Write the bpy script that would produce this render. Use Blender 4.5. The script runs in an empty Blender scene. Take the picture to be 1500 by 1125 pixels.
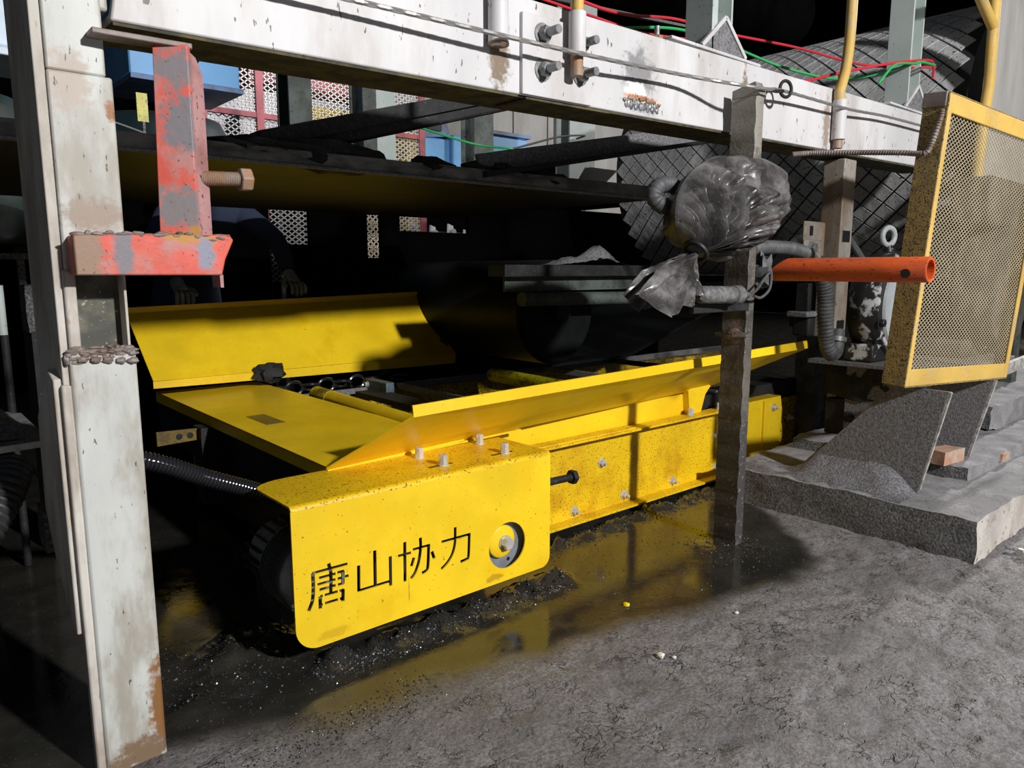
import bpy, bmesh, math, random
from mathutils import Vector, Matrix, noise
random.seed(7)
SC = bpy.context.scene
COL = SC.collection

# ------------------------------------------------------------------ camera, light, exposure
PITCH, AZ, CAM_H = math.atan(167.5/1080.0), math.radians(49.2), 1.0
Fw = Vector((math.cos(AZ)*math.cos(PITCH), math.sin(AZ)*math.cos(PITCH), -math.sin(PITCH)))
Rt = Vector((math.sin(AZ), -math.cos(AZ), 0.0))
Up = Rt.cross(Fw)
cam = bpy.data.cameras.new('camera')
cam.sensor_width = 36.0
cam.lens = 1080.0/1500.0*36.0
cam.clip_start = 0.05
co = bpy.data.objects.new('camera', cam)
COL.objects.link(co)
co.matrix_world = Matrix(((Rt.x, Up.x, -Fw.x, 0), (Rt.y, Up.y, -Fw.y, 0), (Rt.z, Up.z, -Fw.z, CAM_H), (0, 0, 0, 1)))
SC.camera = co

w = bpy.data.worlds.new('plant_air')
SC.world = w
w.use_nodes = True
w.node_tree.nodes['Background'].inputs[0].default_value = (0.80, 0.88, 1.0, 1)
w.node_tree.nodes['Background'].inputs[1].default_value = 0.06

def lamp(name, loc, target, power, size, color=(1, 1, 1)):
    l = bpy.data.lights.new(name, 'AREA')
    l.shape = 'DISK'
    l.size = size
    l.energy = power
    l.color = color
    o = bpy.data.objects.new(name, l)
    COL.objects.link(o)
    o.location = loc
    o.rotation_euler = (Vector(target)-Vector(loc)).to_track_quat('-Z', 'Y').to_euler()
    return o
lamp('floodlight_front', (1.80, -4.2, 3.45), (1.9, 1.9, 0.7), 560, 0.26, (1.0, 0.985, 0.97))
lamp('floodlight_side', (15.0, 2.0, 5.3), (2.0, 0.9, 0.4), 1000, 0.50, (1.0, 0.98, 0.95))
lamp('hall_lamp', (2.6, 4.3, 4.6), (2.8, 8.0, 2.2), 120, 0.8, (0.95, 0.97, 1.0)).data.spread = math.radians(110)
SC.view_settings.view_transform = 'Standard'
SC.view_settings.look = 'None'
SC.view_settings.gamma = 1.0
SC.view_settings.use_curve_mapping = False
SC.view_settings.exposure = 0.0

# ------------------------------------------------------------------ materials
MATS = {}
def mat(name, base, alt=None, ascale=6.0, athr=0.5, asoft=0.12, rough=0.5, metal=0.0,
        speck=None, sscale=160.0, sthr=0.68, ssoft=0.02, bump=0.1, bscale=60.0, stretch=(1, 1, 1),
        stains=(), rvar=0.1, spec=0.5, detail=6.0, bdist=0.004):
    if name in MATS:
        return MATS[name]
    m = bpy.data.materials.new(name)
    m.use_nodes = True
    nt = m.node_tree
    N, L = nt.nodes, nt.links
    b = N['Principled BSDF']
    geo = N.new('ShaderNodeNewGeometry')
    mp = N.new('ShaderNodeMapping')
    mp.inputs['Scale'].default_value = stretch
    L.new(geo.outputs['Position'], mp.inputs['Vector'])
    def nz(scale, det=detail, src=None):
        n = N.new('ShaderNodeTexNoise')
        n.inputs['Scale'].default_value = scale
        n.inputs['Detail'].default_value = det
        n.inputs['Roughness'].default_value = 0.62
        L.new((src or mp.outputs['Vector']), n.inputs['Vector'])
        return n.outputs['Fac']
    def ramp(fac, lo, hi):
        r = N.new('ShaderNodeMapRange')
        r.interpolation_type = 'SMOOTHSTEP'
        r.inputs['From Min'].default_value = lo
        r.inputs['From Max'].default_value = hi
        L.new(fac, r.inputs['Value'])
        return r.outputs['Result']
    def mix(fac, a, c):
        x = N.new('ShaderNodeMix')
        x.data_type = 'RGBA'
        L.new(fac, x.inputs[0])
        for i, v in ((6, a), (7, c)):
            if isinstance(v, tuple):
                x.inputs[i].default_value = (v[0], v[1], v[2], 1)
            else:
                L.new(v, x.inputs[i])
        return x.outputs[2]
    col = (base[0], base[1], base[2])
    # slight tone variation
    f0 = nz(ascale*0.45)
    c2 = tuple(v*0.78 for v in base)
    col = mix(ramp(f0, 0.35, 0.7), col, c2)
    if alt is not None:
        col = mix(ramp(nz(ascale), athr-asoft, athr+asoft), col, alt)
    for st in stains:
        c, r, sc = Vector(st[0]), st[1], st[2]
        s_sq = st[3] if len(st) > 3 else (1, 1, 1)
        v = N.new('ShaderNodeVectorMath'); v.operation = 'SUBTRACT'
        L.new(geo.outputs['Position'], v.inputs[0]); v.inputs[1].default_value = c
        v3 = N.new('ShaderNodeVectorMath'); v3.operation = 'MULTIPLY'
        L.new(v.outputs[0], v3.inputs[0]); v3.inputs[1].default_value = s_sq
        v2 = N.new('ShaderNodeVectorMath'); v2.operation = 'LENGTH'
        L.new(v3.outputs[0], v2.inputs[0])
        nn = nz(55.0, 5.0, geo.outputs['Position'])
        ma = N.new('ShaderNodeMath'); ma.operation = 'MULTIPLY_ADD'
        L.new(nn, ma.inputs[0]); ma.inputs[1].default_value = r*1.6
        L.new(v2.outputs['Value'], ma.inputs[2])
        k = ramp(ma.outputs[0], r*1.75, r*1.25)
        col = mix(k, col, tuple(sc))
    if speck is not None:
        col = mix(ramp(nz(sscale, 2.0), sthr-ssoft, sthr+ssoft), col, tuple(speck))
    L.new(col, b.inputs['Base Color'])
    b.inputs['Metallic'].default_value = metal
    b.inputs['Specular IOR Level'].default_value = spec
    rr = N.new('ShaderNodeMapRange')
    rr.inputs['To Min'].default_value = max(0.02, rough-rvar)
    rr.inputs['To Max'].default_value = min(1.0, rough+rvar)
    L.new(nz(ascale*1.7), rr.inputs['Value'])
    L.new(rr.outputs['Result'], b.inputs['Roughness'])
    if bump > 0:
        bp = N.new('ShaderNodeBump')
        bp.inputs['Strength'].default_value = bump
        bp.inputs['Distance'].default_value = bdist
        L.new(nz(bscale), bp.inputs['Height'])
        L.new(bp.outputs['Normal'], b.inputs['Normal'])
    MATS[name] = m
    return m

RUST = (0.22, 0.085, 0.025)
GRIME = (0.055, 0.05, 0.045)
YEL = mat('yellow_paint', (0.92, 0.62, 0.014), rough=0.36, speck=(0.22, 0.11, 0.005), sscale=120, sthr=0.72, ssoft=0.03,
          stains=[((1.028, 1.62, 0.135), 0.018, (0.42, 0.22, 0.01), (9, 1, 0.30)), ((0.80, 1.62, 0.09), 0.03, (0.66, 0.40, 0.01), (0.5, 1, 1.6)), ((1.33, 1.62, 0.088), 0.022, (0.55, 0.33, 0.01), (0.5, 1, 1.4))],
          alt=(0.80, 0.50, 0.006), ascale=5, athr=0.6, bump=0.04, bscale=90)
YELD = mat('yellow_paint_splashed', (0.84, 0.54, 0.008), rough=0.42, speck=(0.13, 0.075, 0.008), sscale=130, sthr=0.62, ssoft=0.035,
           alt=(0.60, 0.33, 0.006), ascale=7, athr=0.6, bump=0.10, bscale=120)
YELG = mat('yellow_paint_muddy', (0.62, 0.40, 0.006), rough=0.45, speck=(0.02, 0.016, 0.01), sscale=85, sthr=0.57, ssoft=0.03,
           alt=(0.16, 0.10, 0.01), ascale=9, athr=0.58, bump=0.15, bscale=110)
YELL = mat('yellow_tube_lime', (0.62, 0.56, 0.01), rough=0.4, alt=(0.10, 0.07, 0.02), ascale=12, athr=0.56, speck=(0.01, 0.01, 0.01), sscale=90, sthr=0.62)
YELO = mat('yellow_paint_dusty', (0.66, 0.43, 0.10), alt=(0.46, 0.36, 0.20), ascale=9, athr=0.6, rough=0.62, speck=(0.12, 0.08, 0.03), sscale=140, sthr=0.70, bump=0.1)
YELOS = mat('yellow_paint_darker_speckled', (0.40, 0.28, 0.075), alt=(0.22, 0.17, 0.075), ascale=45, athr=0.52, asoft=0.2, rough=0.75, speck=(0.03, 0.025, 0.02), sscale=170, sthr=0.58, bump=0.3, bscale=150)  # darker, finely speckled yellow for the guard's sides and edges
WHT = mat('white_paint_beam', (0.64, 0.63, 0.645), alt=(0.44, 0.415, 0.40), ascale=4.5, athr=0.56, asoft=0.12, rough=0.55, stretch=(1, 1, 0.35),
          speck=(0.13, 0.11, 0.10), sscale=70, sthr=0.70, bump=0.15, bscale=55,
          stains=[((1.84, 1.54, 1.585), 0.085, (0.24, 0.235, 0.24), (0.9, 1, 0.8)),
                  ((1.83, 1.54, 1.535), 0.040, (0.80, 0.80, 0.80), (0.6, 1, 0.9)),
                  ((1.85, 1.54, 1.522), 0.013, (0.55, 0.16, 0.03), (0.14, 1, 1.1)),
                  ((1.855, 1.54, 1.492), 0.020, (0.26, 0.26, 0.31), (0.22, 1, 1.0)),
                  ((1.285, 1.54, 1.56), 0.045, (0.20, 0.15, 0.10), (1.0, 1, 0.35)),
                  ((2.42, 1.54, 1.60), 0.04, (0.22, 0.16, 0.11), (1.6, 1, 0.3)),
                  ((3.03, 1.54, 1.58), 0.05, (0.30, 0.24, 0.20), (1.3, 1, 0.35))])
PST = mat('white_paint_post', (0.56, 0.575, 0.55), alt=(0.34, 0.315, 0.27), ascale=6, athr=0.545, asoft=0.1, rough=0.55, stretch=(1.5, 1.5, 0.5),
          speck=(0.11, 0.10, 0.09), sscale=75, sthr=0.70, ssoft=0.03, bump=0.16, bscale=45,
          stains=[((0.32, 1.54, 1.10), 0.035, (0.30, 0.24, 0.19), (0.5, 1, 0.8)),
                  ((0.365, 1.54, 1.285), 0.020, (0.27, 0.11, 0.03), (1.6, 1, 0.7)),
                  ((0.30, 1.54, 1.33), 0.05, (0.42, 0.36, 0.31), (1, 1, 0.7)),
                  ((0.372, 1.54, 0.10), 0.040, (0.24, 0.11, 0.035), (1.3, 1, 0.25)),
                  ((0.33, 1.54, 0.02), 0.045, (0.20, 0.13, 0.08), (0.5, 1, 1.0)),
                  ((0.32, 1.54, 0.86), 0.040, (0.34, 0.27, 0.23), (0.35, 1, 1.2))])
PSTS = mat('post_grimy_side', (0.62, 0.59, 0.54), alt=(0.36, 0.31, 0.26), ascale=9, athr=0.52, rough=0.7, stretch=(1, 1, 0.4), speck=(0.45, 0.33, 0.22), sscale=40, sthr=0.68, bump=0.3, bscale=40)
RED = mat('red_paint_worn', (0.66, 0.10, 0.065), alt=(0.42, 0.20, 0.18), ascale=16, athr=0.57, rough=0.55, bump=0.2, bscale=70,
          stains=[((0.462, 1.49, 1.370), 0.045, (0.19, 0.165, 0.175), (0.6, 1, 1)),
                  ((0.475, 1.49, 1.27), 0.046, (0.17, 0.16, 0.175), (0.8, 1, 0.6)),
                  ((0.45, 1.49, 1.115), 0.050, (0.20, 0.175, 0.18), (0.5, 1, 0.9)),
                  ((0.445, 1.49, 1.395), 0.014, (0.36, 0.19, 0.05), (0.8, 1, 1)),
                  ((0.295, 1.49, 1.03), 0.036, (0.27, 0.17, 0.115), (1, 1, 0.4)),
                  ((0.355, 1.49, 1.03), 0.022, (0.18, 0.165, 0.185), (1, 1, 0.3)),
                  ((0.475, 1.48, 1.064), 0.036, (0.45, 0.21, 0.04), (0.5, 1, 1.5)),
                  ((0.50, 1.49, 1.03), 0.022, (0.22, 0.23, 0.30), (1, 1, 0.5))],
          speck=(0.15, 0.06, 0.05), sscale=130, sthr=0.68)
PINK = mat('red_paint_faded', (0.50, 0.27, 0.27), alt=(0.32, 0.15, 0.14), ascale=12, athr=0.55, rough=0.6, speck=(0.1, 0.06, 0.06), sscale=120, sthr=0.66, bump=0.15)
BARE = mat('weathered_steel', (0.27, 0.235, 0.22), alt=(0.17, 0.12, 0.095), ascale=14, athr=0.52, rough=0.6, metal=0.2, bump=0.25, bscale=90)
RST = mat('rusty_steel', (0.34, 0.20, 0.12), alt=(0.30, 0.25, 0.22), ascale=22, athr=0.52, rough=0.65, metal=0.2, speck=(0.45, 0.21, 0.05), sscale=80, sthr=0.62, bump=0.3, bscale=110)
ZINC = mat('zinc_steel', (0.66, 0.65, 0.62), alt=(0.42, 0.39, 0.34), ascale=40, athr=0.58, rough=0.28, metal=0.35, bump=0.05)
GALV = mat('dull_grey_steel', (0.30, 0.31, 0.32), alt=(0.15, 0.145, 0.14), ascale=30, athr=0.55, rough=0.45, metal=0.5, bump=0.2)
DARK = mat('coal_black_steel', (0.026, 0.026, 0.027), alt=(0.014, 0.014, 0.015), spec=0.25, ascale=12, athr=0.5, rough=0.62, speck=(0.07, 0.07, 0.07), sscale=90, sthr=0.68, bump=0.4, bscale=70)
DARKB = mat('dark_brown_plate', (0.030, 0.024, 0.015), alt=(0.016, 0.014, 0.011), ascale=3, athr=0.5, rough=0.55, bump=0.15, bscale=30)
EDGE = mat('deck_edge_steel', (0.24, 0.235, 0.225), alt=(0.07, 0.07, 0.07), ascale=10, athr=0.5, rough=0.6, bump=0.3, stretch=(0.6, 1, 1.5))
DUSTY = mat('coal_dusted_steel', (0.23, 0.225, 0.238), alt=(0.12, 0.117, 0.122), ascale=90, athr=0.5, rough=0.8, speck=(0.05, 0.05, 0.05), sscale=150, sthr=0.62, bump=0.7, bscale=160)
PST2 = mat('mud_caked_steel', (0.125, 0.11, 0.095), alt=(0.045, 0.041, 0.037), ascale=16, athr=0.52, rough=0.6, speck=(0.20, 0.15, 0.12), sscale=75, sthr=0.66, bump=0.6, bscale=75,
           stains=[((2.30, 1.45, 1.52), 0.12, (0.24, 0.225, 0.19), (1, 1, 0.5)), ((2.30, 1.45, 0.20), 0.16, (0.045, 0.044, 0.043), (1, 1, 0.4)),
                   ((2.30, 1.45, 0.78), 0.035, (0.24, 0.17, 0.135), (1, 1, 0.6))])
PST3 = mat('grey_brown_tube', (0.31, 0.29, 0.26), alt=(0.22, 0.165, 0.115), ascale=7, athr=0.52, rough=0.6, speck=(0.09, 0.07, 0.05), sscale=90, sthr=0.66, bump=0.25, stretch=(1, 1, 0.5))
RUB = mat('black_rubber', (0.030, 0.031, 0.034), alt=(0.05, 0.05, 0.05), ascale=20, athr=0.6, rough=0.42, bump=0.1)
HOSE = mat('grey_conduit', (0.095, 0.098, 0.105), alt=(0.05, 0.05, 0.05), ascale=20, athr=0.55, rough=0.6, bump=0.1)
WETH = mat('wet_black_hose', (0.018, 0.018, 0.022), rough=0.16, bump=0.05)
LAG = mat('drum_lagging', (0.40, 0.40, 0.405), alt=(0.56, 0.56, 0.565), ascale=3.5, athr=0.55, rough=0.62, speck=(0.035, 0.035, 0.035), sscale=70, sthr=0.64, bump=0.3, bscale=60)
LAGB = mat('drum_groove', (0.014, 0.014, 0.015), rough=0.7, bump=0.2)
BAG = mat('bag_plastic', (0.040, 0.036, 0.036), alt=(0.22, 0.208, 0.21), ascale=8, athr=0.56, asoft=0.16, rough=0.30, speck=(0.30, 0.29, 0.28), sscale=200, sthr=0.70, bump=0.35, bscale=60)
ORG = mat('orange_paint', (0.72, 0.115, 0.022), alt=(0.46, 0.075, 0.022), ascale=16, athr=0.55, rough=0.45, speck=(0.06, 0.03, 0.025), sscale=130, sthr=0.66, ssoft=0.05, bump=0.15,
          stretch=(1, 0.4, 1), stains=[((2.5, 1.50, 0.97), 0.045, (0.05, 0.03, 0.025), (1, 0.6, 1.2))])
CONC = mat('dusty_concrete', (0.31, 0.302, 0.315), alt=(0.20, 0.196, 0.204), ascale=9, athr=0.5, rough=0.85, speck=(0.16, 0.155, 0.155), sscale=110, sthr=0.6, ssoft=0.06, bump=0.7, bscale=60)
CONCS = mat('gritty_concrete_side', (0.20, 0.196, 0.20), alt=(0.06, 0.059, 0.06), ascale=110, athr=0.5, rough=0.8, speck=(0.26, 0.25, 0.24), sscale=150, sthr=0.68, bump=1.0, bscale=120, bdist=0.012)
CONCF = mat('bare_concrete_face', (0.52, 0.48, 0.44), alt=(0.36, 0.32, 0.29), ascale=9, athr=0.55, rough=0.8, speck=(0.18, 0.16, 0.15), sscale=50, sthr=0.66, bump=0.4, bscale=45)
BRK = mat('brick_red', (0.50, 0.27, 0.17), alt=(0.42, 0.36, 0.31), ascale=22, athr=0.54, rough=0.85, bump=0.4)
GREENW = mat('pale_green_paint', (0.46, 0.52, 0.50), alt=(0.36, 0.41, 0.39), ascale=4, athr=0.55, rough=0.5, speck=(0.08, 0.08, 0.08), sscale=70, sthr=0.71, bump=0.05)
GREEND = mat('grimy_green_column', (0.085, 0.105, 0.095), alt=(0.04, 0.045, 0.04), ascale=6, athr=0.52, rough=0.6, speck=(0.01, 0.01, 0.01), sscale=50, sthr=0.64, bump=0.2)
BLUE = mat('blue_paint', (0.17, 0.44, 0.82), alt=(0.18, 0.45, 0.80), ascale=3, athr=0.55, rough=0.4, speck=(0.03, 0.06, 0.10), sscale=40, sthr=0.72, bump=0.03)
BLUED = mat('blue_paint_dirty', (0.14, 0.26, 0.50), alt=(0.09, 0.11, 0.14), ascale=6, athr=0.55, rough=0.5, bump=0.1)
PALE = mat('pale_wall', (0.48, 0.45, 0.48), alt=(0.36, 0.32, 0.33), ascale=2, athr=0.55, rough=0.7, bump=0.05, speck=(0.25, 0.22, 0.20), sscale=25, sthr=0.7)
GREYP = mat('grey_panel', (0.42, 0.41, 0.40), alt=(0.33, 0.31, 0.29), ascale=4, athr=0.55, rough=0.6, bump=0.05, stretch=(1, 1, 0.3))
MARO = mat('maroon_paint', (0.25, 0.06, 0.07), alt=(0.12, 0.035, 0.04), ascale=6, athr=0.55, rough=0.5, bump=0.05)
REDP = mat('red_frame_paint', (0.55, 0.06, 0.08), alt=(0.30, 0.05, 0.06), ascale=6, athr=0.55, rough=0.5, bump=0.05)
MESH = mat('pale_mesh_wire', (0.42, 0.40, 0.37), rough=0.6, bump=0.0)
MESHY = mat('dusty_yellow_mesh', (0.52, 0.44, 0.29), alt=(0.40, 0.34, 0.22), ascale=12, athr=0.5, rough=0.65, bump=0.0)
WALLD = mat('soot_and_shade_black', (0.0022, 0.0023, 0.0024), alt=(0.0012, 0.0012, 0.0012), ascale=1, athr=0.5, rough=0.95, bump=0.2, bscale=8, spec=0.0)  # soot tone taken almost to black, standing in for unlit depth
REDW = mat('red_wire', (0.62, 0.03, 0.05), rough=0.45, bump=0.0)
GRNW = mat('green_wire', (0.035, 0.42, 0.12), rough=0.45, bump=0.0)
BLKW = mat('black_wire', (0.015, 0.015, 0.016), rough=0.5, bump=0.0)
STW = mat('steel_wire', (0.42, 0.41, 0.40), rough=0.4, metal=0.6, bump=0.0)
NAVY = mat('navy_cloth', (0.030, 0.042, 0.085), rough=0.9, bump=0.2)
SKIN = mat('skin', (0.45, 0.25, 0.17), rough=0.6, bump=0.0)
HAIRM = mat('dark_hair', (0.015, 0.012, 0.01), rough=0.7, bump=0.2)
GLOV = mat('grey_glove', (0.34, 0.36, 0.33), alt=(0.2, 0.21, 0.2), ascale=25, rough=0.9, bump=0.2)
COAL = mat('wet_coal', (0.022, 0.022, 0.024), rough=0.22, bump=0.3, bscale=200, rvar=0.15)
COALD = mat('dry_coal_heap', (0.25, 0.246, 0.262), alt=(0.10, 0.10, 0.105), ascale=110, athr=0.5, rough=0.85, bump=1.0, bscale=170, bdist=0.008)
SPECK = mat('mixed_grit', (0.030, 0.030, 0.032), alt=(0.22, 0.22, 0.23), ascale=70, athr=0.61, asoft=0.02, rough=0.3, bump=0.0)
CHROME = mat('blue_grey_disc', (0.36, 0.41, 0.50), alt=(0.25, 0.28, 0.33), ascale=18, athr=0.55, rough=0.4, metal=0.5, bump=0.08)
BLK_RIM = mat('opening_black', (0.012, 0.012, 0.013), rough=0.4, bump=0.1)  # flat black standing in for the shaded inside of slots and holes
BRGW = mat('black_white_splashed', (0.022, 0.022, 0.023), alt=(0.60, 0.61, 0.62), ascale=11, athr=0.585, asoft=0.03, rough=0.4, bump=0.3, bscale=50)
DISCW = mat('pale_disc', (0.62, 0.66, 0.68), alt=(0.45, 0.48, 0.5), ascale=8, athr=0.6, rough=0.45, bump=0.05)
PEB = mat('pale_pebble', (0.72, 0.70, 0.66), rough=0.8, bump=0.2)

def floor_material():
    m = bpy.data.materials.new('mud_floor')
    m.use_nodes = True
    N, L = m.node_tree.nodes, m.node_tree.links
    b = N['Principled BSDF']
    geo = N.new('ShaderNodeNewGeometry')
    wet = N.new('ShaderNodeAttribute'); wet.attribute_name = 'wet'
    def nz(scale, det=8, rough=0.65):
        n = N.new('ShaderNodeTexNoise'); n.inputs['Scale'].default_value = scale
        n.inputs['Detail'].default_value = det; n.inputs['Roughness'].default_value = rough
        L.new(geo.outputs['Position'], n.inputs['Vector']); return n.outputs['Fac']
    def ramp(f, lo, hi, a=0.0, c=1.0):
        r = N.new('ShaderNodeMapRange'); r.interpolation_type = 'SMOOTHSTEP'
        r.inputs['From Min'].default_value = lo; r.inputs['From Max'].default_value = hi
        r.inputs['To Min'].default_value = a; r.inputs['To Max'].default_value = c
        L.new(f, r.inputs['Value']); return r.outputs['Result']
    def mix(f, a, c):
        x = N.new('ShaderNodeMix'); x.data_type = 'RGBA'; L.new(f, x.inputs[0])
        for i, v in ((6, a), (7, c)):
            if isinstance(v, tuple): x.inputs[i].default_value = (*v, 1)
            else: L.new(v, x.inputs[i])
        return x.outputs[2]
    dry = mix(ramp(nz(3.5), 0.38, 0.64), (0.27, 0.255, 0.26), (0.18, 0.17, 0.172))
    dry = mix(ramp(nz(26), 0.50, 0.68), dry, (0.115, 0.110, 0.111))
    # drying cracks and scuffs, in patches
    wn = N.new('ShaderNodeTexNoise'); wn.inputs['Scale'].default_value = 14; wn.inputs['Detail'].default_value = 4
    L.new(geo.outputs['Position'], wn.inputs['Vector'])
    wsc = N.new('ShaderNodeVectorMath'); wsc.operation = 'SCALE'; wsc.inputs['Scale'].default_value = 0.22
    L.new(wn.outputs['Color'], wsc.inputs[0])
    wad = N.new('ShaderNodeVectorMath'); wad.operation = 'ADD'
    L.new(geo.outputs['Position'], wad.inputs[0]); L.new(wsc.outputs[0], wad.inputs[1])
    vo = N.new('ShaderNodeTexVoronoi'); vo.feature = 'DISTANCE_TO_EDGE'; vo.inputs['Scale'].default_value = 13
    wst = N.new('ShaderNodeMapping'); wst.inputs['Rotation'].default_value = (0, 0, 0.9); wst.inputs['Scale'].default_value = (0.55, 1.5, 1)
    L.new(wad.outputs[0], wst.inputs['Vector']); L.new(wst.outputs['Vector'], vo.inputs['Vector'])
    ck = ramp(vo.outputs['Distance'], 0.045, 0.012)
    cm = N.new('ShaderNodeMath'); cm.operation = 'MULTIPLY'
    L.new(ck, cm.inputs[0]); L.new(ramp(nz(6.5, 4), 0.48, 0.60), cm.inputs[1])
    dry = mix(ramp(nz(120, 3), 0.30, 0.75), mix(cm.outputs[0], dry, (0.055, 0.052, 0.052)), (0.10, 0.096, 0.097))
    dry = mix(ramp(nz(260, 2), 0.70, 0.72), dry, (0.42, 0.41, 0.40))
    wetc = mix(ramp(nz(7), 0.42, 0.62), (0.020, 0.0195, 0.017), (0.032, 0.030, 0.025))
    wetc = mix(ramp(nz(170, 2), 0.70, 0.72), wetc, (0.12, 0.12, 0.12))
    L.new(mix(wet.outputs['Fac'], dry, wetc), b.inputs['Base Color'])
    rw = ramp(nz(11), 0.45, 0.70, 0.03, 0.24)
    rm = N.new('ShaderNodeMix'); rm.data_type = 'FLOAT'
    L.new(wet.outputs['Fac'], rm.inputs[0]); rm.inputs[2].default_value = 0.78; L.new(rw, rm.inputs[3])
    L.new(rm.outputs[0], b.inputs['Roughness'])
    # bump: scuffed mud where dry, slight ripple where wet
    vor = N.new('ShaderNodeTexNoise'); vor.noise_type = 'RIDGED_MULTIFRACTAL'
    vor.inputs['Scale'].default_value = 5; vor.inputs['Detail'].default_value = 6
    L.new(geo.outputs['Position'], vor.inputs['Vector'])
    ma = N.new('ShaderNodeMath'); ma.operation = 'MULTIPLY_ADD'
    L.new(nz(60), ma.inputs[0]); ma.inputs[1].default_value = 0.7; L.new(vor.outputs['Fac'], ma.inputs[2])
    st = N.new('ShaderNodeMix'); st.data_type = 'FLOAT'
    L.new(wet.outputs['Fac'], st.inputs[0]); st.inputs[2].default_value = 0.65; st.inputs[3].default_value = 0.03
    bp = N.new('ShaderNodeBump'); bp.inputs['Distance'].default_value = 0.014
    ms = N.new('ShaderNodeMath'); ms.operation = 'MULTIPLY_ADD'; ms.inputs[1].default_value = -1.2
    L.new(cm.outputs[0], ms.inputs[0]); L.new(ma.outputs[0], ms.inputs[2])
    L.new(st.outputs[0], bp.inputs['Strength']); L.new(ms.outputs[0], bp.inputs['Height'])
    L.new(bp.outputs['Normal'], b.inputs['Normal'])
    return m

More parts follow.
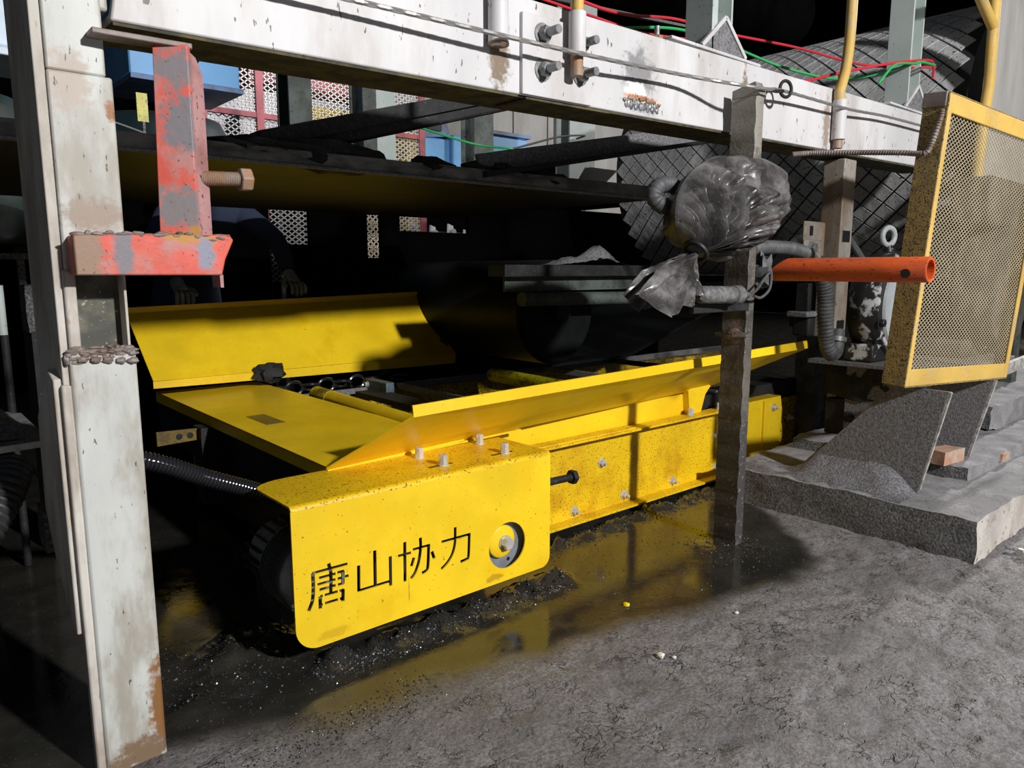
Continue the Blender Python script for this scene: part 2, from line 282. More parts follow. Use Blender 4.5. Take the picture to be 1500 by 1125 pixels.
# ------------------------------------------------------------------ mesh building
def V(*a): return Vector(a)
def frame_of(d):
    d = Vector(d).normalized()
    u = d.cross(V(0, 0, 1))
    if u.length < 1e-3: u = V(1, 0, 0)
    u.normalize()
    return d, u, u.cross(d).normalized()
class MB:
    def __init__(s): s.v, s.f = [], []
    def add(s, vs, fs):
        n = len(s.v)
        s.v += [Vector(p) for p in vs]
        s.f += [tuple(i+n for i in f) for f in fs]
        return s
    def box(s, x0, x1, y0, y1, z0, z1):
        return s.add([(x0, y0, z0), (x1, y0, z0), (x1, y1, z0), (x0, y1, z0), (x0, y0, z1), (x1, y0, z1), (x1, y1, z1), (x0, y1, z1)],
                     [(3, 2, 1, 0), (4, 5, 6, 7), (0, 1, 5, 4), (1, 2, 6, 5), (2, 3, 7, 6), (3, 0, 4, 7)])
    def obox(s, c, ax, ay, az, hx, hy, hz):
        c, ax, ay, az = Vector(c), Vector(ax), Vector(ay), Vector(az)
        vs = [c+ax*hx*i+ay*hy*j+az*hz*k for k in (-1, 1) for (i, j) in ((-1, -1), (1, -1), (1, 1), (-1, 1))]
        return s.add(vs, [(3, 2, 1, 0), (4, 5, 6, 7), (0, 1, 5, 4), (1, 2, 6, 5), (2, 3, 7, 6), (3, 0, 4, 7)])
    def bar(s, a, b, wd, th, side=None):
        a, b = Vector(a), Vector(b)
        d, u, n = frame_of(b-a)
        if side is not None:
            u = (Vector(side)-d*d.dot(Vector(side))).normalized(); n = u.cross(d)
        return s.obox((a+b)/2, d, u, n, (b-a).length/2, wd/2, th/2)
    def loft(s, rings, cap=True, closed=True):
        n = len(rings[0]); vs = [p for r in rings for p in r]; fs = []
        for i in range(len(rings)-1):
            for j in range(n if closed else n-1):
                k = (j+1) % n
                fs.append((i*n+j, i*n+k, (i+1)*n+k, (i+1)*n+j))
        if cap:
            fs.append(tuple(range(n-1, -1, -1)))
            fs.append(tuple((len(rings)-1)*n+j for j in range(n)))
        return s.add(vs, fs)
    def prism(s, poly, plane, a, b):
        def P(p, t):
            return {'xz': (p[0], t, p[1]), 'yz': (t, p[0], p[1]), 'xy': (p[0], p[1], t)}[plane]
        return s.loft([[P(p, a) for p in poly], [P(p, b) for p in poly]])
    def quadplate(s, pts, th):
        p = [Vector(q) for q in pts]
        n = (p[1]-p[0]).cross(p[-1]-p[0]).normalized()*th
        return s.loft([p, [q+n for q in p]])
    def tube(s, pts, r, n=12, cap=True, lobes=0, twist=0.0, lamp=0.0):
        pts = [Vector(p) for p in pts]; rings = []
        up = None
        for i, p in enumerate(pts):
            d = (pts[min(i+1, len(pts)-1)]-pts[max(i-1, 0)]).normalized()
            if up is None: _, up, _ = frame_of(d)
            u = (up-d*up.dot(d)).normalized(); up = u; v = d.cross(u)
            rr = r[i] if isinstance(r, (list, tuple)) else r
            ring = []
            for j in range(n):
                a = 2*math.pi*j/n
                q = rr*(1+(lamp*math.cos(lobes*a+twist*i) if lobes else 0))
                ring.append(p+u*math.cos(a)*q+v*math.sin(a)*q)
            rings.append(ring)
        return s.loft(rings, cap)
    def lathe(s, o, d, prof, n=32, cap=True):
        o = Vector(o); d, u, v = frame_of(d)
        return s.loft([[o+d*h+(u*math.cos(2*math.pi*j/n)+v*math.sin(2*math.pi*j/n))*r for j in range(n)] for r, h in prof], cap)
    def ring(s, o, d, r0, r1, h, n=40):
        o = Vector(o); d, u, v = frame_of(d)
        c = [(u*math.cos(2*math.pi*j/n)+v*math.sin(2*math.pi*j/n)) for j in range(n)]
        R = [[o+q*r0 for q in c], [o+q*r1 for q in c], [o+d*h+q*r1 for q in c], [o+d*h+q*r0 for q in c], [o+q*r0 for q in c]]
        return s.loft(R, cap=False)
    def torus(s, o, d, R, r, n=20, m=8, sx=1.0):
        o = Vector(o); d, u, v = frame_of(d); rings = []
        for i in range(n+1):
            a = 2*math.pi*i/n; q = u*math.cos(a)*sx+v*math.sin(a)
            rings.append([o+q*R+(q.normalized()*math.cos(2*math.pi*j/m)+d*math.sin(2*math.pi*j/m))*r for j in range(m)])
        return s.loft(rings, cap=False)
    def blob(s, c, rx, ry, rz, n=10, m=7, amp=0.0, seed=0):
        c = Vector(c); rings = []
        for i in range(m+1):
            t = math.pi*i/m; ring = []
            for j in range(n):
                a = 2*math.pi*j/n
                p = V(math.sin(t)*math.cos(a)+1e-5*math.cos(a), math.sin(t)*math.sin(a)+1e-5*math.sin(a), math.cos(t))
                k = 1+amp*noise.noise(p*1.7+V(seed, seed*2, 0))
                ring.append(c+V(p.x*rx, p.y*ry, p.z*rz)*k)
            rings.append(ring)
        return s.loft(rings, cap=False)
    def mesh(s, name, o=(0, 0, 0), smooth=35):
        o = Vector(o)
        me = bpy.data.meshes.new(name)
        me.from_pydata([tuple(p-o) for p in s.v], [], s.f)
        bm = bmesh.new(); bm.from_mesh(me)
        bmesh.ops.recalc_face_normals(bm, faces=bm.faces)
        bm.to_mesh(me); bm.free()
        if smooth:
            for p in me.polygons: p.use_smooth = True
            me.set_sharp_from_angle(angle=math.radians(smooth))
        return me
    def build(s, name, m, parent=None, o=None, bevel=0.0, label=None, smooth=35):
        if parent is not None:
            base = parent_base(parent)
            me = s.mesh(name, base, smooth)
        else:
            base = Vector(o) if o is not None else s.center()
            me = s.mesh(name, base, smooth)
        me.materials.append(m)
        ob = bpy.data.objects.new(name, me)
        COL.objects.link(ob)
        if parent is not None: ob.parent = parent
        else: ob.location = base
        BASE[ob] = base if parent is None else parent_base(parent)
        if bevel > 0:
            bv = ob.modifiers.new('edge', 'BEVEL'); bv.width = bevel; bv.segments = 2
            bv.limit_method = 'ANGLE'; bv.angle_limit = math.radians(40)
        if label: ob['label'] = label
        return ob
    def center(s):
        n = len(s.v)
        return V(sum(p.x for p in s.v)/n, sum(p.y for p in s.v)/n, min(p.z for p in s.v))
BASE = {}
def parent_base(p): return BASE[p]
def tag(o, label, cat, group=None):
    o['label'] = label; o['category'] = cat
    if group: o['group'] = group
    return o
def thing(name, label, cat, loc, group=None):
    o = bpy.data.objects.new(name, None)
    COL.objects.link(o); o.location = loc; o.empty_display_size = 0.05
    BASE[o] = Vector(loc)
    return tag(o, label, cat, group)
def struct(o): o['kind'] = 'structure'; return o
def spline(pts, step=0.01):
    P = [Vector(p) for p in pts]; out = []
    P = [P[0]*2-P[1]]+P+[P[-1]*2-P[-2]]
    for i in range(1, len(P)-2):
        n = max(2, int((P[i+1]-P[i]).length/step))
        for k in range(n):
            t = k/n; a, b, c, d = P[i-1], P[i], P[i+1], P[i+2]
            out.append(0.5*((2*b)+(c-a)*t+(2*a-5*b+4*c-d)*t*t+(-a+3*b-3*c+d)*t**3))
    out.append(P[-2]); return out
def hose_mb(pts, r, pitch, n=14, depth=0.12):
    p = spline(pts, pitch/3.0)
    rad = [r*(1-depth*(1 if i % 3 == 0 else 0)) for i in range(len(p))]
    return MB().tube(p, rad, n)
def hexhead(mb, o, d, af, h):
    return mb.lathe(o, d, [(af*0.577, 0), (af*0.577, h*0.85), (af*0.5, h)], 6)
def bolt_mb(o, d, af=0.024, h=0.014, washer=True, stud=0.0, sr=0.006):
    mb = MB(); o = Vector(o); d = Vector(d).normalized()
    if washer: mb.lathe(o, d, [(af*0.85, 0), (af*0.85, 0.003)], 16)
    hexhead(mb, o+d*0.003, d, af, h)
    if stud: mb.lathe(o+d*h, d, [(sr, 0), (sr, stud)], 12)
    return mb
def part_at(mesh_obj_data, name, m, parent, loc):
    ob = bpy.data.objects.new(name, mesh_obj_data); COL.objects.link(ob)
    ob.parent = parent; ob.location = Vector(loc)-parent_base(parent); BASE[ob] = Vector(loc)
    return ob
def screen_mb(O, u, v, wd, ht, pu, pv, wire, th):
    """expanded-metal infill: two families of crossing strands clipped to the panel"""
    O, u, v = Vector(O), Vector(u).normalized(), Vector(v).normalized()
    mb = MB(); sl = pv/pu; n = u.cross(v).normalized()
    k = -int(wd*sl/pv)-1
    for fam in (1, -1):
        rng = range(int(-wd*sl/pv)-1, int(ht/pv)+2) if fam == 1 else range(0, int((ht+wd*sl)/pv)+2)
        for i in rng:
            c = i*pv
            pts = []
            x0, x1 = 0.0, wd
            if fam == 1:   # y = c + sl x
                lo, hi = (0-c)/sl, (ht-c)/sl
            else:          # y = c - sl x
                lo, hi = (c-ht)/sl, c/sl
            a, b = max(x0, lo), min(x1, hi)
            if b-a < 0.002: continue
            ya, yb = (c+sl*a, c+sl*b) if fam == 1 else (c-sl*a, c-sl*b)
            mb.bar(O+u*a+v*ya, O+u*b+v*yb, wire, th, side=(v-u*sl*fam))
    return mb

# ================================================================== SETTING
WETB = [(-3, 1.2), (0, 1.42), (0.37, 1.50), (0.69, 1.42), (0.93, 1.34), (1.32, 1.33), (1.71, 1.19), (2.16, 1.13), (2.42, 1.20), (2.68, 1.47), (2.92, 1.75), (3.5, 2.1), (20, 3.0)]
def wet_edge(x):
    for (a, b), (c, d) in zip(WETB, WETB[1:]):
        if a <= x <= c: return b+(d-b)*(x-a)/(c-a)
    return 2.0
def sstep(a, b, x):
    t = min(1, max(0, (x-a)/(b-a))); return t*t*(3-2*t)
def seg_d(x, y, a, b):
    ax, ay, bx, by = *a, *b
    t = max(0, min(1, ((x-ax)*(bx-ax)+(y-ay)*(by-ay))/((bx-ax)**2+(by-ay)**2)))
    return math.hypot(x-ax-t*(bx-ax), y-ay-t*(by-ay))
def wetness(x, y):
    n = noise.fractal(V(x*2.3, y*2.3, 3.1), 1.0, 2.0, 5)
    return sstep(-0.05, 0.06, y-wet_edge(x)+0.09*n)
def ground_z(x, y, wv):
    dry = 1-wv
    n1 = noise.fractal(V(x*5.5, y*5.5, 0.3), 0.9, 2.0, 5)
    n2 = 1-abs(noise.noise(V(x*11+n1*1.2, y*8, 7.7)))*2
    n3 = 1-abs(noise.noise(V(x*21+n1, y*17, 1.7)))*2
    rough = 0.4+0.6*sstep(-0.1, 0.25, noise.noise(V(x*1.1, y*1.1, 5))+0.25*(x-1.3))
    z = dry*(0.005*n1-rough*(0.020*max(0, n2-0.62)+0.010*max(0, n3-0.6)))-0.002*wv
    # spoil ridges and heaps of wet coal fines
    g = 0.55+0.9*noise.fractal(V(x*14, y*14, 2.2), 0.8, 2.0, 4)
    def heap(d, w, h): return h*math.exp(-(d/w)**2)*max(0.15, g)
    z += heap(seg_d(x, y, (0.78, 1.64), (1.60, 1.63)), 0.045, 0.040)
    z += heap(seg_d(x, y, (1.66, 1.83), (2.35, 1.86)), 0.032, 0.034)
    z += heap(seg_d(x, y, (2.35, 1.87), (3.5, 1.84)), 0.045, 0.030)
    z += heap(math.hypot(x-2.30, y-1.44), 0.085, 0.022)
    z += heap(seg_d(x, y, (0.46, 1.66), (0.66, 1.90)), 0.060, 0.016)
    z += heap(math.hypot(x-0.70, y-1.86), 0.09, 0.035)
    z += heap(seg_d(x, y, (0.37, 1.44), (0.60, 1.42)), 0.04, 0.008)
    return z
def frange(a, b, s):
    n = int(round((b-a)/s)); return [a+(b-a)*i/n for i in range(n)]
xs = frange(-4, -0.2, 0.6)+frange(-0.2, 3.9, 0.0145)+frange(3.9, 16.01, 0.9)+[16.0]
ys = frange(-8, 0.1, 0.7)+frange(0.1, 2.5, 0.0145)+frange(2.5, 14.01, 0.8)+[14.0]
fv, fw = [], []
for y in ys:
    for x in xs:
        wv = wetness(x, y); fw.append(wv)
        fine = -0.2 <= x <= 3.9 and 0.1 <= y <= 2.5
        fv.append((x, y, ground_z(x, y, wv) if fine else -0.002))
nx = len(xs)
ff = [(j*nx+i, j*nx+i+1, (j+1)*nx+i+1, (j+1)*nx+i) for j in range(len(ys)-1) for i in range(nx-1)]
me = bpy.data.meshes.new('floor'); me.from_pydata(fv, [], ff)
at = me.attributes.new('wet', 'FLOAT', 'POINT'); at.data.foreach_set('value', fw)
for p in me.polygons: p.use_smooth = True
me.materials.append(floor_material())
fl = bpy.data.objects.new('floor', me); COL.objects.link(fl); struct(fl)

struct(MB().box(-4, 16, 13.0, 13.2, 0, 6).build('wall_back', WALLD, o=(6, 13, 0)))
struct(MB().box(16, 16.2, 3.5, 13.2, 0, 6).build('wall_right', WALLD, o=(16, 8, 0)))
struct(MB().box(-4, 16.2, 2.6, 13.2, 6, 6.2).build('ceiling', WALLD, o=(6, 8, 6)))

# coal grains scattered on the wet floor (nobody could count them)
gm = MB()
def grain(x, y, s):
    z = ground_z(x, y, wetness(x, y)); a = random.uniform(0, 6.28)
    c, k = math.cos(a)*s, math.sin(a)*s; h = s*random.uniform(0.5, 1.1)
    gm.add([(x+c, y+k, z+h*.2), (x-k, y+c, z+h*.3), (x-c*.8, y-k*.8, z), (x+k, y-c, z+h*.1), (x+c*.2, y+k*.2, z+h)], [(0, 1, 4), (1, 2, 4), (2, 3, 4), (3, 0, 4)])
def scatter(n, f, s0, s1):
    for _ in range(n): grain(*f(), random.uniform(s0, s1))
G = random.gauss
scatter(3800, lambda: (random.uniform(0.74, 1.62), 1.60+G(0, 0.026)), 0.0012, 0.0042)
scatter(1500, lambda: (random.uniform(1.62, 3.0), 1.84+G(0, 0.03)), 0.0015, 0.0048)
scatter(900, lambda: (2.28+G(0, 0.09), 1.42+G(0, 0.07)), 0.0012, 0.0040)
scatter(900, lambda: (0.60+G(0, 0.12), 1.78+G(0, 0.11)), 0.0012, 0.0045)
scatter(1000, lambda: (random.uniform(0.36, 0.95), 1.38+G(0, 0.04)), 0.0010, 0.0034)
scatter(1100, lambda: (random.uniform(1.4, 2.6), random.uniform(1.15, 1.8)), 0.0008, 0.0028)
scatter(900, lambda: (random.uniform(0.3, 3.2), random.uniform(0.35, 1.5)), 0.0007, 0.0022)
go = gm.build('coal_grains', SPECK, o=(1.5, 1.5, 0), smooth=0)
tag(go, 'loose black coal grit scattered over the wet floor', 'coal grit'); go['kind'] = 'stuff'

# ================================================================== LEFT POST
def clip(p): return p
post = thing('steel_post', 'tall chipped white steel post standing nearest on the left', 'post', (0.32, 1.6, 0))
MB().prism([(0.268, 1.545), (0.372, 1.545), (0.372, 1.56), (0.285, 1.56), (0.285, 1.74), (0.268, 1.74)], 'xy', 0.995, 1.345).build('upper_channel', PST, post, bevel=0.004)
MB().prism([(0.268, 1.545), (0.362, 1.545), (0.362, 1.56), (0.285, 1.56), (0.285, 1.74), (0.268, 1.74)], 'xy', 1.345, 2.3).build('upper_channel', PST, post, bevel=0.004)
MB().prism([(0.262, 1.540), (0.375, 1.540), (0.375, 1.66), (0.262, 1.66)], 'xy', -0.01, 0.845).build('lower_box', PST, post, bevel=0.006)
MB().box(0.250, 0.2675, 1.552, 1.80, 0.50, 2.3).build('side_plate', PSTS, post, bevel=0.002, label='grimy side plate of the white post')
MB().prism([(1.56, 0.80), (1.62, 0.815), (1.78, 0.70), (1.80, 0.50), (1.72, 0.40), (1.60, 0.30), (1.56, 0.30)], 'yz', 0.236, 0.255).build('gusset', PSTS, post, bevel=0.003)
MB().box(0.246, 0.263, 1.545, 1.57, 0.0, 0.79).build('weld_strip', PSTS, post, bevel=0.004)
MB().box(0.284, 0.368, 1.600, 1.612, 0.84, 1.0).build('inner_web', mat('grimy_olive_web', (0.16, 0.15, 0.11), alt=(0.06, 0.06, 0.05), ascale=14, athr=0.5, rough=0.7, speck=(0.3, 0.28, 0.22), sscale=70, sthr=0.66, bump=0.2), post)
MB().box(0.264, 0.284, 1.542, 1.74, 0.84, 1.0).build('edge_flange', PSTS, post, bevel=0.004)
MB().box(0.366, 0.371, 1.56, 1.612, 0.84, 1.0).build('edge_flange', PSTS, post, bevel=0.001)
wb = MB()
for i in range(44):
    x = 0.262+random.random()*0.112
    wb.blob((x, 1.541+0.004*random.random(), 0.846+0.006*random.gauss(0, 1)), 0.006+0.007*random.random(), 0.004+0.003*random.random(), 0.003+0.004*random.random(), 10, 7, 0.3, i)
for i in range(5):
    wb.blob((0.283+i*0.021, 1.537, 0.836-0.002*i), 0.010, 0.006, 0.006, 10, 7, 0.5, i+40)
for i in range(6):
    wb.blob((0.258, 1.548+i*0.012, 0.835-0.006*(i % 2)), 0.006, 0.008, 0.012, 8, 6, 0.5, i+60)
wb.build('weld_bead', BARE, post, label='lumpy burnt weld bead around the post')

# red clamp bracket
br = thing('clamp_bracket', 'worn red steel bracket welded to the white post', 'bracket', (0.45, 1.5, 0.99))
MB().prism([(0.276, 0.990), (0.530, 0.989), (0.538, 1.02), (0.556, 1.058), (0.548, 1.068), (0.30, 1.062), (0.276, 1.060)], 'xz', 1.490, 1.545).build('arm_plate', RED, br, bevel=0.003)
MB().prism([(0.527, 0.965), (0.533, 0.965), (0.533, 0.99), (0.526, 0.99)], 'xz', 1.495, 1.54).build('arm_lip', PINK, br)
MB().loft([[V(0.434-(1.40-z)*0.028, 1.512, z), V(0.489, 1.488, z), V(0.496, 1.494, z), V(0.442-(1.40-z)*0.028, 1.522, z)] for z in (1.062, 1.412)]).build('upright_face', RED, br, bevel=0.002)
MB().loft([[V(0.4905, 1.489, z), V(0.528-dx, 1.525, z), V(0.520-dx, 1.532, z), V(0.486, 1.498, z)] for z, dx in ((1.064, 0.0), (1.37, 0.0), (1.40, 0.012), (1.415, 0.03))]).build('upright_side', PINK, br, bevel=0.002)
MB().prism([(0.335, 1.503), (0.50, 1.492), (0.505, 1.53), (0.335, 1.55)], 'xy', 1.407, 1.417).build('tie_bar', BARE, br, bevel=0.002)
bm_ = MB()
for i in range(70):
    bm_.blob((0.285+random.random()*0.262, 1.494+0.008*random.random(), 1.063+0.0025*random.gauss(0, 1)), 0.005+0.009*random.random(), 0.007, 0.002+0.003*random.random(), 8, 6, 0.3, i)
bm_.build('weld_bead', BARE, br)
sb = thing('jacking_bolt', 'rusty hex-headed bolt sticking out of the red bracket', 'bolt', (0.52, 1.515, 1.175))
p = [V(0.505+i*0.0022, 1.515, 1.176+i*0.0001) for i in range(36)]
MB().tube(p, [0.0125 if i % 2 else 0.0145 for i in range(36)], 16).build('threaded_shank', RST, sb)
hexhead(MB(), (0.583, 1.515, 1.179), (1, 0, 0.03), 0.042, 0.024).build('hex_head', RST, sb, bevel=0.002)

# ================================================================== OVERHEAD BEAM
SL = 0.0167
def bz(x): return 1.4375+SL*x
beam = thing('channel_beam', 'long white channel beam overhead with bolted splice', 'beam', (2.2, 1.6, 1.44))
x0, x1 = 0.375, 4.20
def cp(x, xt=0.0): 
    b = bz(x); t = b+0.245
    return [V(x, 1.540, b), V(x, 1.665, b), V(x, 1.665, b+0.012), V(x, 1.549, b+0.014), V(x+xt, 1.549, t-0.014), V(x+xt, 1.665, t-0.012), V(x+xt, 1.665, t), V(x+xt, 1.540, t)]
MB().loft([cp(x0, 0.045), cp(x1)]).build('channel', WHT, beam, bevel=0.004)
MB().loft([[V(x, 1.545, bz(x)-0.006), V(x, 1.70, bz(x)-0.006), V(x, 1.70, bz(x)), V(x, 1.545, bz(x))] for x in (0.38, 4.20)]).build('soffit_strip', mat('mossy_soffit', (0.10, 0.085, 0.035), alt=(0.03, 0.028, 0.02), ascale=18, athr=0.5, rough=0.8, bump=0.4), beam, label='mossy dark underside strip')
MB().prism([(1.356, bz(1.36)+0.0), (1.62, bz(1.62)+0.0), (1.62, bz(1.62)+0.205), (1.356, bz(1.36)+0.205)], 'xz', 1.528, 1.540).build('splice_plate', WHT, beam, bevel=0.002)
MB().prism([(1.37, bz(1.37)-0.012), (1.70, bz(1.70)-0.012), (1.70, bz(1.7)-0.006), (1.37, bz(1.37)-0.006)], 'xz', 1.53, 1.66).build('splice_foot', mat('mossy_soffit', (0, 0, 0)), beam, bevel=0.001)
hb = bolt_mb((0, 0, 0), (0, -1, 0), af=0.034, h=0.022, stud=0.042, sr=0.0115).mesh('flange_bolt'); hb.materials.append(GALV)
for (bx, bzz) in ((1.426, 1.621), (1.427, 1.530), (1.571, 1.622), (1.571, 1.540)):
    part_at(hb, 'flange_bolt', GALV, beam, (bx, 1.528, bzz))
MB().lathe((1.262, 1.515, 1.560), (0, 0, 1), [(0.026, 0), (0.026, 0.165)], 20).build('pipe_socket', WHT, beam)
MB().ring((1.262, 1.515, 1.5595), (0, 0, 1), 0.020, 0.0275, 0.006, 20).build('socket_rim', RST, beam, label='rusty rim of the pipe socket')
MB().lathe((1.528, 1.498, 1.585), (0, 0, 1), [(0.024, 0), (0.024, 0.105)], 20).build('pipe_socket', WHT, beam)
MB().lathe((3.085, 1.515, 1.53), (0, 0, 1), [(0.028, 0), (0.028, 0.155)], 20).build('pipe_socket', WHT, beam)
MB().lathe((1.966, 1.575, bz(1.966)+0.245), (0, 0, 1), [(0.009, 0), (0.009, 0.045)], 12).build('stud', GALV, beam)
hexhead(MB(), (1.966, 1.575, bz(1.966)+0.246), (0, 0, 1), 0.034, 0.016).build('nut', RST, beam)
MB().box(2.0, 2.52, 1.541, 1.70, bz(2.26)+0.249, bz(2.26)+0.259).build('bearing_pad', WHT, beam, bevel=0.002)
MB().box(3.62, 4.15, 1.541, 1.70, bz(3.9)+0.249, bz(3.9)+0.259).build('bearing_pad', WHT, beam, bevel=0.002)
MB().box(3.93, 4.11, 1.5385, 1.5405, 1.56, 1.66).build('pasted_sheet', mat('pale_pink_sheet', (0.62, 0.57, 0.60), rough=0.8, bump=0.0), beam, bevel=0.0008, label='pale rectangular patch on the beam')
MB().box(0.74, 0.92, 1.5385, 1.5405, 1.62, 1.66).build('pasted_sheet', mat('pale_pink_sheet', (0, 0, 0)), beam, label='pale rectangular patch on the beam')
wbm = MB()
for i in range(16):
    wbm.blob((1.775+i*0.0108, 1.538, 1.520-0.012*abs(i-8)/8-0.004*math.sin(i*1.9)), 0.007, 0.006, 0.006, 7, 5, 0.7, i)
wbm.build('weld_scar', RST, beam, label='rough brown weld scar on the beam face')
cut = MB()
for i in range(14):
    cut.blob((1.785+i*0.0112, 1.539, 1.498+0.004*math.sin(i*2.7)), 0.008, 0.005, 0.011, 7, 5, 0.6, i+30)
cut.build('weld_scar', GALV, beam, label='grey torch-cut stub below the weld scar')
MB().box(0.30, 0.375, 1.55, 1.66, 1.46, 1.72).build('end_stub', PST, beam, bevel=0.006)

# uprights on the beam
def upright(x, y, wd, gx0, gx1, zt, lab):
    t = thing('stanchion', lab, 'stanchion', (x, y, bz(x)+0.259), 'stanchions on the overhead beam')
    b = bz(x)+0.259
    MB().box(x-wd/2, x-wd/2+0.012, y-0.05, y+0.06, b, zt).build('web', GREEND if 0 else GREENW, t, bevel=0.002)
    MB().box(x-wd/2+0.012, x+wd/2, y+0.045, y+0.06, b, zt).build('flange', GREENW, t, bevel=0.002)
    MB().box(x+wd/2, x+wd/2+0.010, y-0.01, y+0.06, b, zt).build('lip', GREENW, t, bevel=0.002)
    ap = V((gx0+gx1)/2, y-0.05, b+0.115)
    for a in (gx0, gx1):
        MB().bar(V(a, y-0.05, b+0.002), ap, 0.012, 0.014, side=(0, 1, 0)).build('gusset_edge', WHT, t, bevel=0.001)
    MB().quadplate([V(gx0, y-0.044, b+0.002), V(gx1, y-0.044, b+0.002), ap+V(0, 0.006, 0)], 0.006).build('gusset', DUSTY, t)
    return t
upright(2.31, 1.60, 0.17, 2.17, 2.43, 2.35, 'pale green steel stanchion on the beam above the plastic bag')
upright(3.93, 1.60, 0.22, 3.80, 4.07, 2.55, 'pale green steel stanchion on the beam with wires tied to it')

# handrail posts
rp = thing('rail_post', 'short yellow rail post end in the bolted splice socket', 'rail post', (1.528, 1.498, 1.52))
MB().lathe((1.528, 1.498, 1.525), (0, 0, 1), [(0.0175, 0), (0.0175, 0.06)], 16).build('lower_end', RST, rp, label='rusty lower pipe end')
MB().lathe((1.528, 1.498, 1.69), (0, 0, 1), [(0.0165, 0), (0.0165, 0.4)], 16).build('pipe', YELO, rp)
rp = thing('rail_post', 'bent yellow rail post rising from the beam between the stanchions', 'rail post', (3.085, 1.515, 1.515))
MB().tube(spline([(3.08, 1.515, 1.68), (3.075, 1.515, 1.72), (3.11, 1.515, 1.80), (3.128, 1.515, 1.90), (3.132, 1.515, 2.02), (3.13, 1.515, 2.4)], 0.03), 0.021, 16).build('pipe', YELO, rp)
MB().lathe((3.085, 1.515, 1.495), (0, 0, 1), [(0.019, 0), (0.019, 0.04)], 16).build('lower_end', RST, rp)
rp = thing('rail_post', 'yellow handrail post with a diagonal brace above the mesh guard', 'rail post', (4.24, 1.35, 1.44))
MB().tube(spline([(4.216, 1.35, 1.44), (4.24, 1.35, 1.78), (4.264, 1.35, 1.89), (4.256, 1.35, 2.03), (4.232, 1.35, 2.51)], 0.05), 0.025, 16).build('pipe', YELO, rp)
MB().tube([(4.248, 1.35, 2.16), (3.89, 1.35, 2.32)], 0.024, 14).build('brace', YELO, rp)

# steel rope and its eye
pts = spline([(0.345, 1.538, 1.552), (0.50, 1.50, 1.556), (0.817, 1.490, 1.566), (1.49, 1.470, 1.575), (2.0, 1.475, 1.598), (2.30, 1.395, 1.592), (2.56, 1.47, 1.636), (3.1, 1.49, 1.650), (3.5, 1.50, 1.672), (4.05, 1.50, 1.682)], 0.006)
tag(MB().tube(pts, 0.0055, 12, lobes=6, lamp=0.14, twist=0.55).build('wire_rope', STW), 'thin grey steel rope strung along the overhead beam', 'rope')
eye = thing('hook_eye', 'dark iron ring eye hanging on the steel rope', 'hook', (2.52, 1.47, 1.60))
MB().torus((2.575, 1.47, 1.645), (0.25, 1, 0), 0.028, 0.006, 24, 8).build('ring', DARK, eye)
MB().tube([(2.33, 1.40, 1.595), (2.45, 1.435, 1.612), (2.548, 1.465, 1.633)], 0.006, 8).build('shank', DARK, eye)

# wires on the upper side
def wire(name, lab, m, pts, r=0.006):
    return tag(MB().tube(spline(pts, 0.03), r, 8).build(name, m), lab, 'wire', 'loose wires above the beam')
wire('electric_wire', 'upper red wire running across the dark gap to the right stanchion', REDW, [(1.9, 2.0, 1.97), (2.25, 2.0, 1.965), (2.616, 2.0, 2.017), (2.958, 2.0, 2.031), (3.4, 1.9, 2.03), (3.80, 1.75, 1.99), (4.15, 1.56, 2.00)])
wire('electric_wire', 'green wire sagging behind the yellow bent rail post', GRNW, [(2.2, 2.0, 1.90), (2.62, 2.0, 1.98), (2.982, 2.0, 1.988), (3.2, 1.85, 1.90), (3.45, 1.7, 1.86), (3.75, 1.6, 1.93), (3.86, 1.53, 1.97), (4.06, 1.53, 1.99)])
wire('electric_wire', 'lower red wire drooping to the beam top', REDW, [(2.46, 1.64, 1.74), (2.62, 1.62, 1.715), (2.85, 1.6, 1.73), (3.15, 1.58, 1.81), (3.5, 1.56, 1.90), (3.82, 1.535, 1.97), (4.03, 1.53, 2.0), (4.07, 1.54, 1.93)])
wire('electric_wire', 'short red wire fading out left of the pale green stanchion', REDW, [(1.72, 2.0, 1.93), (2.1, 2.0, 1.925), (2.42, 2.0, 1.925), (2.9, 2.0, 1.98)], 0.005)
wire('electric_wire', 'loose green wire end hanging beside the right stanchion', GRNW, [(3.86, 1.535, 1.965), (3.66, 1.545, 1.93), (3.55, 1.55, 1.86), (3.50, 1.55, 1.82)])

# ================================================================== SECOND POST, BAG, SWITCH, PIPE
post2 = thing('angle_post', 'mud-caked steel post under the plastic bag', 'post', (2.31, 1.46, 0))
def ring2(z, k): 
    j = 0.004*math.sin(z*37+k)
    return [V(2.292+j, 1.412, z), V(2.300+j, 1.408, z), V(2.335, 1.410, z), V(2.335, 1.424, z), V(2.312, 1.426, z), V(2.312, 1.502+j, z), V(2.292+j, 1.505+j, z)]
MB().loft([ring2(-0.01+i*0.03, i) for i in range(30)]).build('lower_angle', PST2, post2)
MB().loft([ring2(0.86+i*0.03, i) for i in range(25)]).build('upper_angle', PST2, post2)
MB().prism([(1.40, 1.575), (1.42, 1.618), (1.505, 1.60), (1.505, 1.575)], 'yz', 2.292, 2.335).build('cut_top', PST2, post2)
MB().blob((2.30, 1.46, 0.775), 0.022, 0.062, 0.020, 12, 8, 0.6, 3).build('weld_bead', PST2, post2)
MB().prism([(1.50, 0.782), (1.535, 0.775), (1.53, 0.77), (1.50, 0.768)], 'yz', 2.292, 2.30).build('weld_fin', BARE, post2)

